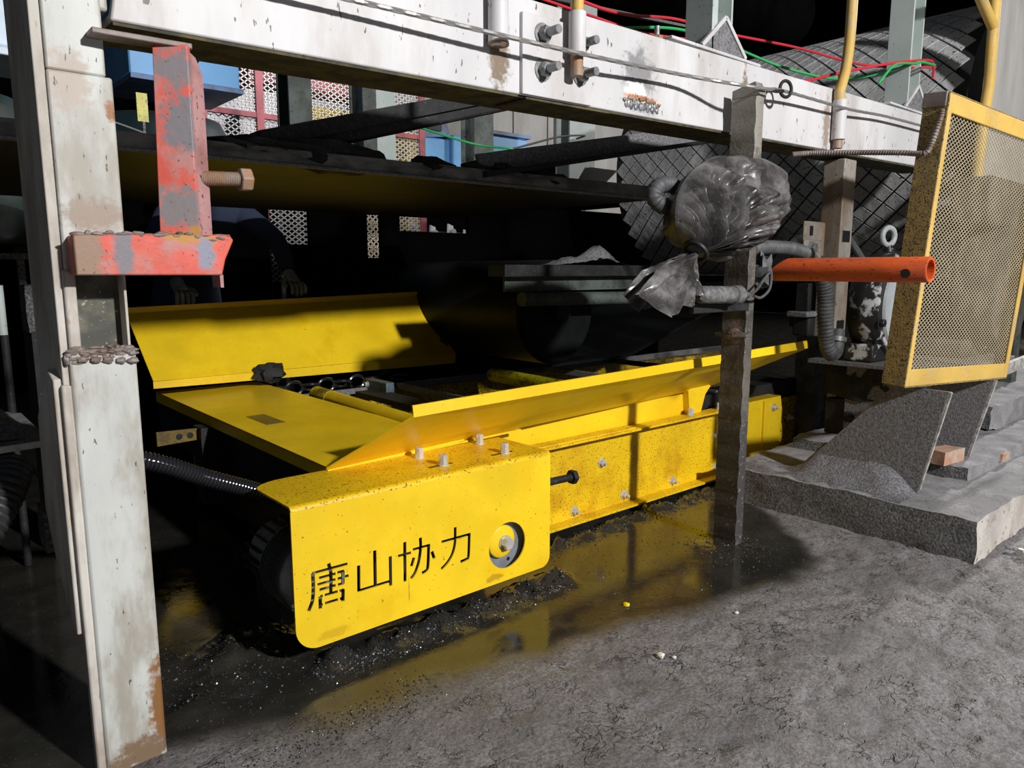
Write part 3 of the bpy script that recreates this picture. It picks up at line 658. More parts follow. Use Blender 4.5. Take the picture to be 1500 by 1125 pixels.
# plastic bag: gathered bulb, knot and flared tail
def ridged(p): return max(-0.4, 1-3.0*abs(noise.noise(p)))
KN = V(1.945, 1.385, 1.052)
bagt = thing('plastic_bag', 'crumpled black plastic bag tied around the post', 'bag', (2.1, 1.40, 0.88))
axd = V(0.75, 0.0, 0.66).normalized()
OUTL = [(118, 0.10), (104, 0.17), (90, 0.225), (72, 0.30), (55, 0.385), (41, 0.49), (28, 0.64), (18, 0.66), (9, 0.52), (2, 0.36), (-8, 0.20)]
def outl(sv):
    q = sv*(len(OUTL)-1); i = min(int(q), len(OUTL)-2); t = q-i
    return OUTL[i][0]+(OUTL[i+1][0]-OUTL[i][0])*t, OUTL[i][1]+(OUTL[i+1][1]-OUTL[i][1])*t
NS, NT = 220, 80
bg = MB()
def bagpt(sv, t, side):
    an, ln = outl(sv); a = math.radians(an)
    nz_ = noise.noise(V(sv*9, 2.2, side))
    d = KN+V(math.cos(a), 0, math.sin(a))*ln*t*(1+0.03*nz_)+V(0, 0.045*min(1, t*3), 0)
    es, et = math.sin(math.pi*min(1, max(0, sv)))**0.55, math.sin(math.pi*min(1, t**0.75))**0.6
    dome = 0.095*es*et
    ph = 11.0*sv**0.85+1.8*noise.noise(V(sv*3.0, t*1.3, 1.7+side)); ip = math.floor(ph)
    tri = 1-abs(2*(ph-ip)-1); am = 0.5+0.9*abs(noise.noise(V(ip*3.7+0.3, 0.2, side)))
    ph2 = 17.0*sv+1.2*noise.noise(V(sv*5.0, t*2.3, 4.7+side)); tri2 = 1-abs(2*(ph2-math.floor(ph2))-1)
    w3 = ridged(V(d.x*17, d.z*17, 5+side)); w4 = ridged(V(d.x*6+d.z*5, d.z*8-d.x*3, 8+side))
    env = min(1, t/0.12)*math.exp(-2.0*t)*1.55*(1 if t < 0.85 else max(0, (1-t)/0.15))
    fold = (am*(0.045*tri-0.075*(1-tri)**4)+0.012*tri2-0.030*(1-tri2)**6)*es**0.6*env+(0.006*w3+0.034*w4)*es*et
    y = dome+fold
    return d+V(0.10*fold, (-y if side == 0 else y*0.8), 0.10*fold)
for side in (0, 1):
    bg.loft([[bagpt(j/NS, i/NT, side) for j in range(NS+1)] for i in range(NT+1)], cap=False, closed=False)
bg.build('gathered_body', BAG, bagt, smooth=24)
tb = MB(); rows = []
NU, NW = 60, 34
cornersA, cornersB = V(1.615, 1.34, 0.925), V(1.965, 1.34, 0.905)
for layer in (0, 1):
    rows = []
    for i in range(NW+1):
        t = i/NW; row = []
        for j in range(NU+1):
            u = j/NU
            end = cornersA.lerp(cornersB, u)+V(0, 0, -0.040*math.sin(min(1, u*1.5)*math.pi)+0.012*math.sin(u*17))
            mid = KN.lerp(end, t)+V(0, 0, 0.020*math.sin(t*math.pi)*(1-1.5*u))
            fold = (0.008+0.026*t)*ridged(V(u*3.6, 0.3+layer*2.0, t*0.45))+0.009*ridged(V(u*8, 1.3, t*1.5))+0.004*ridged(V(u*7, t*6, 4.2))
            row.append(mid+V(0.004*fold, (-1 if layer == 0 else 1)*(0.012+0.020*t)+fold*1.2, 0.2*fold))
        rows.append(row)
    tb.loft(rows, cap=False, closed=False)
tb.build('flared_tail', BAG, bagt, smooth=24)
MB().torus(KN+V(0.004, 0, 0.004), axd, 0.036, 0.008, 24, 8).build('tie_cord', BLKW, bagt, label='dark cord tied around the neck of the bag')

# proximity switch with its cable
sw = thing('limit_switch', 'dusty cylindrical sensor clamped across the post below the bag', 'sensor', (2.1, 1.38, 0.89))
MB().lathe((1.97, 1.385, 0.922), (0.98, -0.12, -0.02), [(0.024, 0), (0.028, 0.01), (0.028, 0.16), (0.031, 0.162), (0.031, 0.195), (0.024, 0.197)], 24).build('housing', mat('grimy_sensor', (0.10, 0.098, 0.10), alt=(0.20, 0.195, 0.195), ascale=45, athr=0.55, rough=0.7, bump=0.5, bscale=90), sw)
pp = [V(2.163, 1.361, 0.918)+V(0.98, -0.12, -0.02)*(i*0.004) for i in range(12)]
MB().tube(pp, [0.022-0.001*i if i % 2 else 0.018-0.001*i for i in range(12)], 16).build('cable_gland', HOSE, sw)
MB().tube(spline([(2.208, 1.355, 0.917), (2.26, 1.36, 0.93), (2.34, 1.38, 0.965), (2.40, 1.39, 0.99), (2.40, 1.39, 0.935), (2.33, 1.38, 0.905), (2.25, 1.36, 0.912)], 0.008), 0.005, 8).build('cable', HOSE, sw)
MB().box(1.98, 2.30, 1.405, 1.425, 0.86, 0.895).build('clamp_arm', DARK, sw, bevel=0.003)
MB().blob((2.40, 1.42, 1.00), 0.035, 0.03, 0.055, 12, 9, 0.7, 5).build('tape_wrap', HOSE, sw, label='grey tape wrapped around the cables')

def hose(name, lab, m, pts, r, pitch, cat='hose', grp=None):
    return tag(hose_mb(pts, r, pitch).build(name, m), lab, cat, grp)
hose('corrugated_conduit', 'looped grey corrugated conduit left of the plastic bag', HOSE, [(2.00, 1.50, 1.255), (1.96, 1.50, 1.268), (1.90, 1.50, 1.258), (1.878, 1.50, 1.228), (1.905, 1.50, 1.205), (1.96, 1.51, 1.20), (2.05, 1.53, 1.22)], 0.026, 0.012)
hose('corrugated_conduit', 'grey corrugated conduit running right from the bag behind the orange pipe', HOSE, [(2.40, 1.47, 1.075), (2.55, 1.49, 1.083), (2.72, 1.50, 1.082), (2.86, 1.51, 1.068), (2.97, 1.53, 1.035)], 0.026, 0.012)
hose('corrugated_conduit', 'grey corrugated conduit hanging down beside the square tube post', HOSE, [(3.00, 1.50, 0.975), (3.03, 1.50, 0.90), (3.045, 1.50, 0.80), (3.07, 1.50, 0.70), (3.10, 1.50, 0.655), (3.15, 1.51, 0.64)], 0.033, 0.015)
hexhead(MB(), (3.14, 1.51, 0.64), (1, 0.1, 0.55), 0.055, 0.05)
eb = thing('conduit_elbow', 'grey elbow fitting at the lower end of the hanging conduit', 'pipe fitting', (3.16, 1.51, 0.63))
MB().tube(spline([(3.13, 1.51, 0.638), (3.17, 1.51, 0.645), (3.19, 1.515, 0.69), (3.20, 1.52, 0.74)], 0.01), 0.034, 14).build('elbow', HOSE, eb)
MB().ring((3.188, 1.515, 0.69), (0.2, 0, 1), 0.03, 0.042, 0.02, 16).build('collar', GALV, eb)

# orange pipe
pipe = thing('orange_pipe', 'orange steel pipe pointing out past the mesh guard', 'pipe', (2.5, 1.2, 0.96))
n = 36; r = 0.0405
OUT = []; 
prm = MB()
C = [(math.cos(2*math.pi*j/n), math.sin(2*math.pi*j/n)) for j in range(n)]
def oring(y, rr, z0=1.0): return [V(2.5+c*rr, y, z0+k*rr) for c, k in C]
slant = [V(2.5+c*r, 1.475-0.10*(k+1)/2, 1.0+k*r) for c, k in C]
prm.loft([slant, oring(1.30, r), oring(1.05, r), oring(0.908, r), oring(0.905, r-0.002), oring(0.905, 0.0305), oring(0.93, 0.0300), oring(1.2, 0.030)], cap=False)
po = prm.build('pipe_body', ORG, pipe)
def boolean_cut(ob, cutters):
    for cm in cutters:
        c = bpy.data.objects.new('cut', cm); COL.objects.link(c)
        c.location = ob.matrix_world.translation*0
        md = ob.modifiers.new('b', 'BOOLEAN'); md.operation = 'DIFFERENCE'; md.object = c; md.solver = 'EXACT'
        bpy.context.view_layer.update()
        dg = bpy.context.evaluated_depsgraph_get()
        new = bpy.data.meshes.new_from_object(ob.evaluated_get(dg))
        ob.modifiers.clear(); ob.data = new
        bpy.data.objects.remove(c)
MB().lathe((2.475, 0.965, 0.990), (-1, -0.12, -0.12), [(0.0135, 0.012), (0.0145, 0.0165)], 18).build('pin_hole', BLK_RIM, pipe, label='dark round pin hole near the pipe end')
MB().box(2.36, 2.50, 1.42, 1.47, 0.972, 1.0).build('clamp_arm', DARK, pipe, bevel=0.003)
MB().lathe((2.5, 1.19, 1.0), (0, 1, 0), [(0.029, 0), (0.029, 0.01)], 20).build('inner_plug', BLK_RIM, pipe)

# square tube post, its slotted brackets
post3 = thing('square_tube_post', 'grey-brown square tube post hanging from the beam behind the orange pipe', 'post', (3.29, 1.6, 0.69))
MB().prism([(3.235, 1.55), (3.345, 1.55), (3.345, 1.645), (3.235, 1.645)], 'xy', 0.70, 1.475).build('tube', PST3, post3, bevel=0.004)
MB().box(3.255, 3.325, 1.549, 1.5505, 0.735, 0.775).build('slot', BLK_RIM, post3)
MB().box(3.255, 3.325, 1.549, 1.5505, 1.12, 1.17).build('slot', BLK_RIM, post3)
MB().tube([(3.345, 1.60, 0.80), (3.385, 1.60, 0.80)], 0.007, 10).build('pin', BARE, post3)
sbk = thing('slotted_bracket', 'grey slotted bracket bolted to the square tube post', 'bracket', (3.1, 1.6, 1.05))
MB().box(3.02, 3.20, 1.60, 1.615, 1.055, 1.205).build('back_plate', PST3, sbk, bevel=0.008)
MB().box(2.98, 3.13, 1.575, 1.59, 1.04, 1.125).build('front_plate', PST3, sbk, bevel=0.012)
MB().box(3.06, 3.085, 1.597, 1.60, 1.145, 1.185).build('slot', BLK_RIM, sbk)
bolt_mb((3.035, 1.575, 1.09), (0, -1, 0), 0.035, 0.02).build('bolt', GALV, sbk)
cl = thing('pipe_clamp', 'dark cast clamp under the orange pipe with a flat flange', 'clamp', (3.2, 1.68, 0.75))
MB().box(3.12, 3.36, 1.62, 1.72, 0.79, 0.815).build('flange', DUSTY, cl, bevel=0.006)
MB().box(3.16, 3.19, 1.64, 1.70, 0.815, 0.94).build('cheek', DARK, cl, bevel=0.004)
MB().box(3.24, 3.27, 1.64, 1.70, 0.815, 0.94).build('cheek', DARK, cl, bevel=0.004)
MB().box(3.18, 3.34, 1.64, 1.72, 0.70, 0.79).build('foot', DARK, cl, bevel=0.01)

col = thing('dark_column', 'coal-black square column standing behind the yellow frame end', 'column', (3.79, 1.9, 0))
MB().box(3.73, 3.85, 1.87, 1.99, -0.01, 0.80).build('shaft', mat('coal_streaked_column', (0.11, 0.11, 0.115), alt=(0.05, 0.05, 0.052), ascale=14, athr=0.5, rough=0.7, bump=0.5, bscale=90), col, bevel=0.006)
MB().box(3.85, 3.862, 1.862, 1.99, -0.01, 0.80).build('edge_strip', DUSTY, col)
MB().box(3.70, 3.88, 1.84, 2.02, 0.70, 0.76).build('collar', DARK, col, bevel=0.004)

# ================================================================== YELLOW BELT-CLEANING MACHINE
mc = thing('belt_cleaning_machine', 'bright yellow belt-cleaning machine with lettered end cover', 'machine', (1.6, 2.4, 0.0))
# --- end cover front plate with cut-out characters and the round window
X0, X1, Z0, Z1, YC = 0.702, 1.557, 0.066, 0.428, 1.620
def arc(cx, cz, r, a0, a1, n=8): return [(cx+r*math.cos(math.radians(a0+(a1-a0)*i/n)), cz+r*math.sin(math.radians(a0+(a1-a0)*i/n))) for i in range(n+1)]
outline = arc(X0+0.062, Z0+0.062, 0.062, 180, 270)+arc(X1-0.034, Z0+0.034, 0.034, 270, 360)+[(X1, Z1), (X0, Z1)]
pm_ = MB().prism(outline, 'xz', YC, YC+0.005).mesh('front_plate', (0, 0, 0), 0)
pm_.materials.append(YEL)
po_ = bpy.data.objects.new('front_plate', pm_); COL.objects.link(po_)
STROKES = [[(0.795, 0.277), (0.8, 0.25), (0.798, 0.198)], [(0.75, 0.263), (0.847, 0.262)], [(0.752, 0.263), (0.752, 0.229), (0.748, 0.193), (0.737, 0.169)], [(0.768, 0.246), (0.813, 0.245)], [(0.818, 0.246), (0.836, 0.246)], [(0.833, 0.247), (0.832, 0.212)], [(0.763, 0.23), (0.812, 0.23)], [(0.818, 0.2295), (0.849, 0.23)], [(0.768, 0.215), (0.812, 0.2145)], [(0.818, 0.214), (0.835, 0.2135)], [(0.769, 0.198), (0.768, 0.165)], [(0.769, 0.197), (0.776, 0.197)], [(0.781, 0.197), (0.817, 0.1965)], [(0.822, 0.196), (0.834, 0.1965)], [(0.832, 0.198), (0.83, 0.166)], [(0.768, 0.1745), (0.775, 0.175)], [(0.781, 0.1755), (0.817, 0.175)], [(0.822, 0.175), (0.831, 0.1745)],
 [(0.878, 0.249), (0.876, 0.1785)], [(0.874, 0.181), (0.9705, 0.18)], [(0.926, 0.277), (0.9245, 0.179)], [(0.972, 0.249), (0.971, 0.166)],
 [(1.018, 0.277), (1.016, 0.165)], [(0.996, 0.243), (1.037, 0.242)], [(1.043, 0.249), (1.0985, 0.2485)], [(1.068, 0.277), (1.068, 0.247), (1.06, 0.207), (1.047, 0.18), (1.035, 0.169)], [(1.095, 0.251), (1.091, 0.191), (1.086, 0.178), (1.071, 0.174)], [(1.046, 0.226), (1.037, 0.203)], [(1.105, 0.228), (1.113, 0.205)],
 [(1.138, 0.247), (1.2395, 0.246)], [(1.186, 0.279), (1.184, 0.233), (1.174, 0.202), (1.156, 0.181), (1.136, 0.168)], [(1.236, 0.249), (1.232, 0.181), (1.226, 0.174), (1.203, 0.171)]]
def stroke_poly(pts, wd):
    P = [Vector((a, b, 0)) for a, b in pts]
    if len(P) > 2:
        P = spline(P, 0.006)
    L_, R_ = [], []
    for i, p in enumerate(P):
        d = (P[min(i+1, len(P)-1)]-P[max(i-1, 0)]).normalized(); nrm = V(-d.y, d.x, 0)*wd/2
        L_.append((p+nrm)[:2]); R_.append((p-nrm)[:2])
    return L_+R_[::-1]
def bool_diff(ob, me):
    c = bpy.data.objects.new('cutter', me); COL.objects.link(c)
    md = ob.modifiers.new('b', 'BOOLEAN'); md.operation = 'DIFFERENCE'; md.object = c; md.solver = 'EXACT'
    bpy.context.view_layer.update()
    new = bpy.data.meshes.new_from_object(ob.evaluated_get(bpy.context.evaluated_depsgraph_get()))
    ob.modifiers.clear(); ob.data = new
    bpy.data.objects.remove(c)
for si, st in enumerate(STROKES):
    horiz = abs(st[0][1]-st[-1][1]) < 0.004
    jit = 0.0002*(si % 3)
    bool_diff(po_, MB().prism(stroke_poly(st, (0.0076 if horiz else 0.0094)+jit), 'xz', YC-0.01-0.001*(si % 5), YC+0.02+0.001*(si % 5)).mesh('c', smooth=0))
bool_diff(po_, MB().lathe((1.380, YC-0.03, 0.177), (0, 1, 0), [(0.0715, 0), (0.0715, 0.06)], 56).mesh('c', smooth=0))
po_.data.transform(Matrix.Translation(-BASE[mc])); po_.parent = mc; BASE[po_] = BASE[mc]
po_['label'] = 'yellow cover plate with cut-out characters'
# --- bent top of the cover
tp = MB()
bend = [(YC+0.013-0.013*math.cos(math.radians(a)), Z1-0.001+0.013*math.sin(math.radians(a))) for a in range(0, 91, 15)]
pro = bend+[(1.70, 0.440)]
inn = [(y+0.0 if i == len(pro)-1 else y+0.004, z-0.005) for i, (y, z) in enumerate(pro)]
tp.prism(pro+inn[::-1], 'xz' if 0 else 'yz', X0+0.001, X1)
tp.prism([(X0+0.001, 1.6335), (X1, 1.6335), (X1, 1.875), (0.80, 1.875)]+[(0.80-0.098*math.sin(math.radians(a)), 1.815+0.06*math.cos(math.radians(a))) for a in (15, 30, 45, 60, 75, 90)], 'xy', 0.4352, 0.4402)
top = tp.build('top_plate', YELD, mc)
bmz = MB(); bmz.lathe((0, 0, 0), (0, 0, 1), [(0.0175, 0), (0.0175, 0.003)], 16); hexhead(bmz, (0, 0, 0.003), (0, 0, 1), 0.024, 0.012); bmz.lathe((0, 0, 0.014), (0, 0, 1), [(0.0125, 0), (0.0125, 0.003)], 16); hexhead(bmz, (0, 0, 0.017), (0, 0, 1), 0.024, 0.014)
bmesh_ = bmz.mesh('bolt'); bmesh_.materials.append(ZINC)
for (bx, by) in ((1.208, 1.705), (1.434, 1.697), (1.203, 1.822), (1.452, 1.845)):
    part_at(bmesh_, 'bolt', ZINC, top, (bx, by, 0.4402))
for (bx, by) in ((1.208, 1.705), (1.434, 1.697)):
    MB().box(bx-0.052, bx+0.032, by-0.006, by+0.006, 0.4398, 0.4406).build('slot', BLK_RIM, top)
# --- drive roller seen through the round window
rol = MB().lathe((1.385, 1.650, 0.172), (0, 1, 0), [(0.084, 0), (0.084, 0.012)], 48).build('drive_disc', CHROME, mc, label='blue-grey drive disc behind the round window')
MB().lathe((1.372, 1.634, 0.186), (0, 1, 0), [(0.044, -0.002), (0.050, 0.002), (0.050, 0.016)], 40).build('hub', YEL, rol)
hexhead(MB().lathe((1.380, 1.632, 0.182), (0, -1, 0), [(0.024, 0), (0.024, 0.004), (0.020, 0.004), (0.020, 0.008)], 20), (1.380, 1.624, 0.182), (0, -1, 0), 0.034, 0.016).build('hub_bolt', ZINC, rol)
MB().lathe((1.408, 1.6495, 0.118), (0, -1, 0), [(0.006, 0), (0.006, 0.001)], 12).build('disc_hole', BLK_RIM, rol)
# --- motor
mo = MB().lathe((0.80, 1.735, 0.225), (0, 1, 0), [(0.080, -0.05), (0.102, -0.03), (0.105, 0.08), (0.085, 0.10), (0.085, 0.20), (0.06, 0.22)], 32).build('motor', GALV, mc, label='grey motor tucked behind the end cover')
for k in range(18):
    a = 2*math.pi*k/18; d = V(math.cos(a), 0, math.sin(a))
    MB().obox(V(0.80, 1.90, 0.225)+d*0.090, d, V(0, 1, 0), d.cross(V(0, 1, 0)), 0.008, 0.05, 0.0025).build('cooling_fin', DARK, mo)
for k in range(9):
    MB().torus((0.80, 1.70+k*0.013, 0.225), (0, 1, 0), 0.1065, 0.003, 28, 6).build('cowl_rib', RUB, mo)
MB().box(0.74, 0.88, 1.80, 1.96, 0.06, 0.15).build('motor_foot', DARK, mo)
MB().box(0.93, 1.55, 1.68, 1.84, 0.09, 0.42).build('gear_case', DARK, mc, bevel=0.01)
# --- near side channel of the frame
sc_ = MB().prism([(1.892, 0.030), (1.955, 0.030), (1.955, 0.360), (1.885, 0.360), (1.885, 0.351), (1.946, 0.351), (1.946, 0.039), (1.892, 0.039)], 'yz', 1.45, 3.13).build('side_channel', YELD, mc, bevel=0.0015)
sb_mb = bolt_mb((0, 0, 0), (0, -1, 0), af=0.024, h=0.014, stud=0.016, sr=0.0065).mesh('bolt'); sb_mb.materials.append(ZINC)
for (bx, bzv) in ((2.154, 0.233), (2.296, 0.071), (2.625, 0.067), (2.942, 0.228), (2.954, 0.070), (2.001, 0.064)):
    part_at(sb_mb, 'bolt', ZINC, sc_, (bx, 1.946, bzv))
MB().box(1.56, 2.30, 1.895, 1.945, 0.3605, 0.367).build('wear_strip', YELD, mc)
MB().box(1.45, 2.715, 1.963, 1.969, 0.35, 0.450).build('skirt_plate', YEL, mc)
MB().prism([(2.715, 0.36), (2.80, 0.36), (2.83, 0.44), (2.87, 0.475), (2.80, 0.50), (2.70, 0.47)], 'xz', 1.93, 1.962).build('guide_bracket', YEL, mc, bevel=0.002)
part_at(bmesh_, 'bolt', ZINC, mc, (2.70, 1.915, 0.361))
part_at(bmesh_, 'bolt', ZINC, mc, (2.92, 1.915, 0.361))
# tension rod
tr = MB().tube([(1.56, 1.765, 0.285), (1.80, 1.765, 0.279)], 0.013, 14).build('tension_rod', DARK, mc)
hexhead(MB(), (1.795, 1.765, 0.279), (1, 0, -0.02), 0.046, 0.022).build('hex_head', DARK, tr, bevel=0.002)
# end bracket and far section of the side channel
ebk = MB().prism([(3.115, 0.045), (3.26, 0.048), (3.44, 0.05), (3.455, 0.30), (3.435, 0.370), (3.115, 0.368)], 'xz', 1.895, 1.906).build('end_bracket', YEL, mc, bevel=0.004)
MB().box(3.265, 3.275, 1.885, 1.896, 0.05, 0.36).build('fold', YEL, ebk)
MB().box(3.115, 3.435, 1.896, 1.965, 0.362, 0.370).build('top_lip', YELD, ebk)
for (bx, bzv) in ((3.365, 0.318), (3.36, 0.098), (3.217, 0.087)):
    part_at(sb_mb, 'bolt', ZINC, ebk, (bx, 1.895, bzv))
MB().prism([(1.97, 0.0), (1.985, 0.0), (1.985, 0.33), (1.97, 0.33)], 'yz', 3.42, 5.2).build('far_channel', YELG, mc)
part_at(sb_mb, 'bolt', ZINC, mc, (3.66, 1.97, 0.22))
# --- near guide plate, leaning outward, with folded lip
B0, B1 = V(0.922, 1.868, 0.444), V(2.90, 1.975, 0.456)
T0, T1 = V(1.058, 1.625, 0.612), V(3.155, 1.625, 0.652)
gp = MB().quadplate([B0, B1, T1, T0], -0.005).build('near_guide_plate', YEL, mc)
MB().loft([[T0+V(0, 0, 0), T0+V(0, 0.004, 0), T0+V(0.001, 0.012, 0.031), T0+V(0.001, 0.006, 0.031)], [T1, T1+V(0, 0.004, 0), T1+V(0.001, 0.012, 0.033), T1+V(0.001, 0.006, 0.033)]]).build('folded_lip', YEL, gp)
MB().bar(B0+V(0, 0.0, -0.004), V(1.68, 1.903, 0.444), 0.012, 0.006).build('lower_edge', YEL, gp)
# --- front tray plate
fa, fb = V(0.945, 3.60, 0.440), V(0.935, 1.862, 0.443)
MB().loft([[V(0.945, 3.60, 0.440), V(1.40, 3.56, 0.447), V(1.40, 3.56, 0.453), V(0.945, 3.60, 0.446)], [V(0.935, 1.862, 0.437), V(1.42, 1.885, 0.447), V(1.42, 1.885, 0.453), V(0.935, 1.862, 0.443)]]).build('tray_plate', YEL, mc)
MB().loft([[V(0.945, 3.60, 0.400), V(0.950, 3.60, 0.400), V(0.950, 3.60, 0.446), V(0.945, 3.60, 0.446)], [V(0.935, 1.862, 0.403), V(0.940, 1.862, 0.403), V(0.940, 1.862, 0.4425), V(0.935, 1.862, 0.4425)]]).build('tray_lip', YEL, mc)
MB().box(1.035, 1.105, 2.55, 2.75, 0.4455, 0.4475).build('name_plate', mat('olive_plate', (0.17, 0.13, 0.03), rough=0.35, metal=0.3, bump=0.05), mc, label='small dark rectangular plate on the tray')
MB().box(0.99, 1.04, 1.87, 3.55, 0.20, 0.40).build('front_cross_member', DARK, mc)
# --- far guide plate (inner face towards the viewer)
fb0, fb1 = V(0.885, 3.40, 0.520), V(2.52, 3.42, 0.520)
ft0, ft1 = V(0.860, 3.66, 0.800), V(2.52, 3.66, 0.845)
fgp = MB().quadplate([fb0, fb1, V(2.50, 3.50, 0.60), V(2.46, 3.56, 0.70), ft1, ft0], 0.005).build('far_guide_plate', YEL, mc)
MB().loft([[ft0, ft0+V(0, 0.006, 0), ft0+V(0, 0.006, 0.030), ft0+V(0, 0, 0.030)], [ft1, ft1+V(0, 0.006, 0), ft1+V(0, 0.006, 0.030), ft1+V(0, 0, 0.030)]]).build('folded_lip', YEL, fgp)
MB().loft([[fb0, fb0+V(0, 0.006, 0), fb0+V(0, 0.006, -0.03), fb0+V(0, 0, -0.03)], [fb1, fb1+V(0, 0.006, 0), fb1+V(0, 0.006, -0.055), fb1+V(0, 0, -0.055)]]).build('lower_fold', YEL, fgp)
MB().blob((1.40, 3.385, 0.52), 0.075, 0.03, 0.045, 12, 8, 0.7, 9).build('mud_lump', DARK, fgp, label='clump of black mud on the far guide plate')
MB().blob((2.50, 3.47, 0.60), 0.05, 0.03, 0.05, 12, 8, 0.7, 19).build('mud_lump', COAL, fgp)
# --- inner tubes, slats, chain
def tube_part(a, b, r, m, nm): return MB().tube([a, b], r, 18).build(nm, m, mc)
t1 = tube_part((1.472, 3.02, 0.445), (1.432, 1.95, 0.445), 0.036, YEL, 'idler_tube')
MB().tube([(1.473, 3.05, 0.445), (1.4675, 2.90, 0.445)], 0.0375, 18).build('clean_end', YELL, t1, label='lime-yellow clean end of the tube')
tube_part((2.50, 3.06, 0.44), (2.46, 1.98, 0.44), 0.036, YELL, 'idler_tube')
MB().box(1.0, 5.0, 3.20, 3.215, 0.39, 0.425).build('inner_rail', BARE if 0 else DUSTY, mc)
MB().box(1.0, 5.0, 3.26, 3.30, 0.10, 0.40).build('far_channel', YELG, mc)
MB().box(1.98, 2.00, 1.99, 3.2, 0.40, 0.43).build('flight_bar', DUSTY, mc)
MB().box(1.72, 1.84, 1.99, 3.15, 0.395, 0.42).build('flight_bar', DARK, mc)
MB().box(3.0, 3.02, 1.99, 3.2, 0.40, 0.43).build('flight_bar', DUSTY, mc)
MB().box(3.6, 3.62, 1.99, 3.2, 0.40, 0.43).build('flight_bar', DARK, mc)
rb = MB().box(1.815, 1.86, 3.02, 3.22, 0.40, 0.465).build('scraper_block', mat('blue_grey_rubber', (0.06, 0.085, 0.10), alt=(0.10, 0.14, 0.16), ascale=30, rough=0.5, bump=0.2), mc, bevel=0.004, label='blue-grey rubber scraper block')
bolt_mb((1.815, 3.20, 0.44), (-1, 0, 0), 0.02, 0.012).build('bolt', ZINC, rb)
for k in range(9):
    x = 1.42+k*0.085
    MB().torus((x, 3.36, 0.43), (0, 1, 0) if k % 2 else (0.2, 0.6, 1), 0.032, 0.009, 18, 8, 1.35).build('chain_link', WETH, mc)
for k in range(5):
    MB().box(1.12+k*0.32, 1.14+k*0.32, 3.295, 3.305, 0.18, 0.38).build('stiffener', YELG, mc)
MB().box(1.40, 5.0, 1.975, 2.02, 0.06, 0.42).build('inner_liner', DARK, mc)
MB().box(1.0, 5.0, 2.02, 3.26, 0.04, 0.06).build('pan_floor', DARK, mc)
# small foot bracket left under the tray
fbk = MB().prism([(0.752, 0.345), (0.915, 0.350), (0.925, 0.395), (0.752, 0.400)], 'xz', 2.90, 2.91).build('foot_bracket', mat('shade_browned_yellow', (0.20, 0.125, 0.012), alt=(0.08, 0.05, 0.01), ascale=20, athr=0.5, rough=0.6, bump=0.2), mc, bevel=0.002)  # yellow browned in the colour itself to stand for shade on the bracket
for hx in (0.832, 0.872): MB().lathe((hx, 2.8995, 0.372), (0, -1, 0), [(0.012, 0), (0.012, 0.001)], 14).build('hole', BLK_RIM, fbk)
MB().box(0.90, 1.0, 2.86, 2.95, 0.10, 0.40).build('leg', DARK, mc)
MB().box(1.0, 1.08, 1.90, 1.96, 0.0, 0.40).build('leg', DARK, mc)
MB().box(2.9, 2.98, 1.96, 2.05, 0.0, 0.36).build('leg', DARK, mc)

hose('corrugated_hose', 'wet black corrugated hose running from behind the post to the cover', WETH, [(0.30, 2.05, 0.56), (0.488, 2.0, 0.517), (0.632, 1.985, 0.447), (0.74, 1.96, 0.400), (0.82, 1.93, 0.360)], 0.024, 0.009)

# ================================================================== DECK, BRACES, DRUM, UNDERSIDE
dk = thing('deck_plate', 'dark brown steel deck plate under the white beam', 'deck', (1.2, 3.0, 1.31))
MB().loft([[V(-0.6, 2.2, 1.315), V(-0.6, 3.9, 1.315), V(-0.6, 3.9, 1.325), V(-0.6, 2.2, 1.325)], [V(2.78, 2.2, 1.318), V(2.78, 3.9, 1.318), V(2.78, 3.9, 1.328), V(2.78, 2.2, 1.328)]]).build('plate', DARKB, dk)
MB().loft([[V(x, 2.192, z), V(x, 2.205, z), V(x, 2.205, z+h), V(x, 2.192, z+h)] for x, z, h in ((-0.6, 1.312, 0.05), (1.0, 1.312, 0.048), (2.78, 1.316, 0.058))]).build('edge_channel', EDGE, dk)
MB().loft([[V(x, 2.180, z), V(x, 2.205, z), V(x, 2.205, z+0.007), V(x, 2.180, z+0.007)] for x, z in ((-0.6, 1.308), (2.78, 1.312))]).build('edge_flange', DUSTY, dk)
for i, (x, w_) in enumerate(((0.9, 0.12), (1.15, 0.2), (1.55, 0.1), (1.85, 0.16), (2.1, 0.12))):
    MB().blob((x, 2.24, 1.36), w_, 0.05, 0.03+0.02*(i % 2), 14, 8, 0.7, i).build('mud_lump', DARK, dk)
bc = thing('diagonal_brace', 'black coal-caked brace rising left of the blue machine', 'brace', (1.5, 2.32, 1.36))
MB().bar((0.95, 2.32, 1.375), (2.35, 2.32, 1.775), 0.09, 0.075, side=(0, 0, 1)).build('bar', DARK, bc, bevel=0.01)
MB().bar((0.95, 2.272, 1.395), (2.35, 2.272, 1.795), 0.05, 0.015, side=(0, 0, 1)).build('face_strip', DUSTY if 0 else DARK, bc)
bc = thing('diagonal_brace', 'dusty dark channel brace rising to the right above the deck', 'brace', (2.5, 2.2, 1.36))
MB().bar((1.75, 2.22, 1.385), (3.45, 2.22, 1.715), 0.075, 0.02, side=(0, 0, 1)).build('web', DUSTY, bc)
MB().bar((1.75, 2.19, 1.345), (3.45, 2.19, 1.672), 0.05, 0.02, side=(0, 1, 0)).build('flange', DARK, bc)
MB().quadplate([V(2.62, 2.6, 1.37), V(2.78, 2.6, 1.37), V(2.95, 2.6, 1.50), V(2.72, 2.6, 1.50)], 0.008).build('gusset', GREYP, bc, label='speckled grey gusset plate')

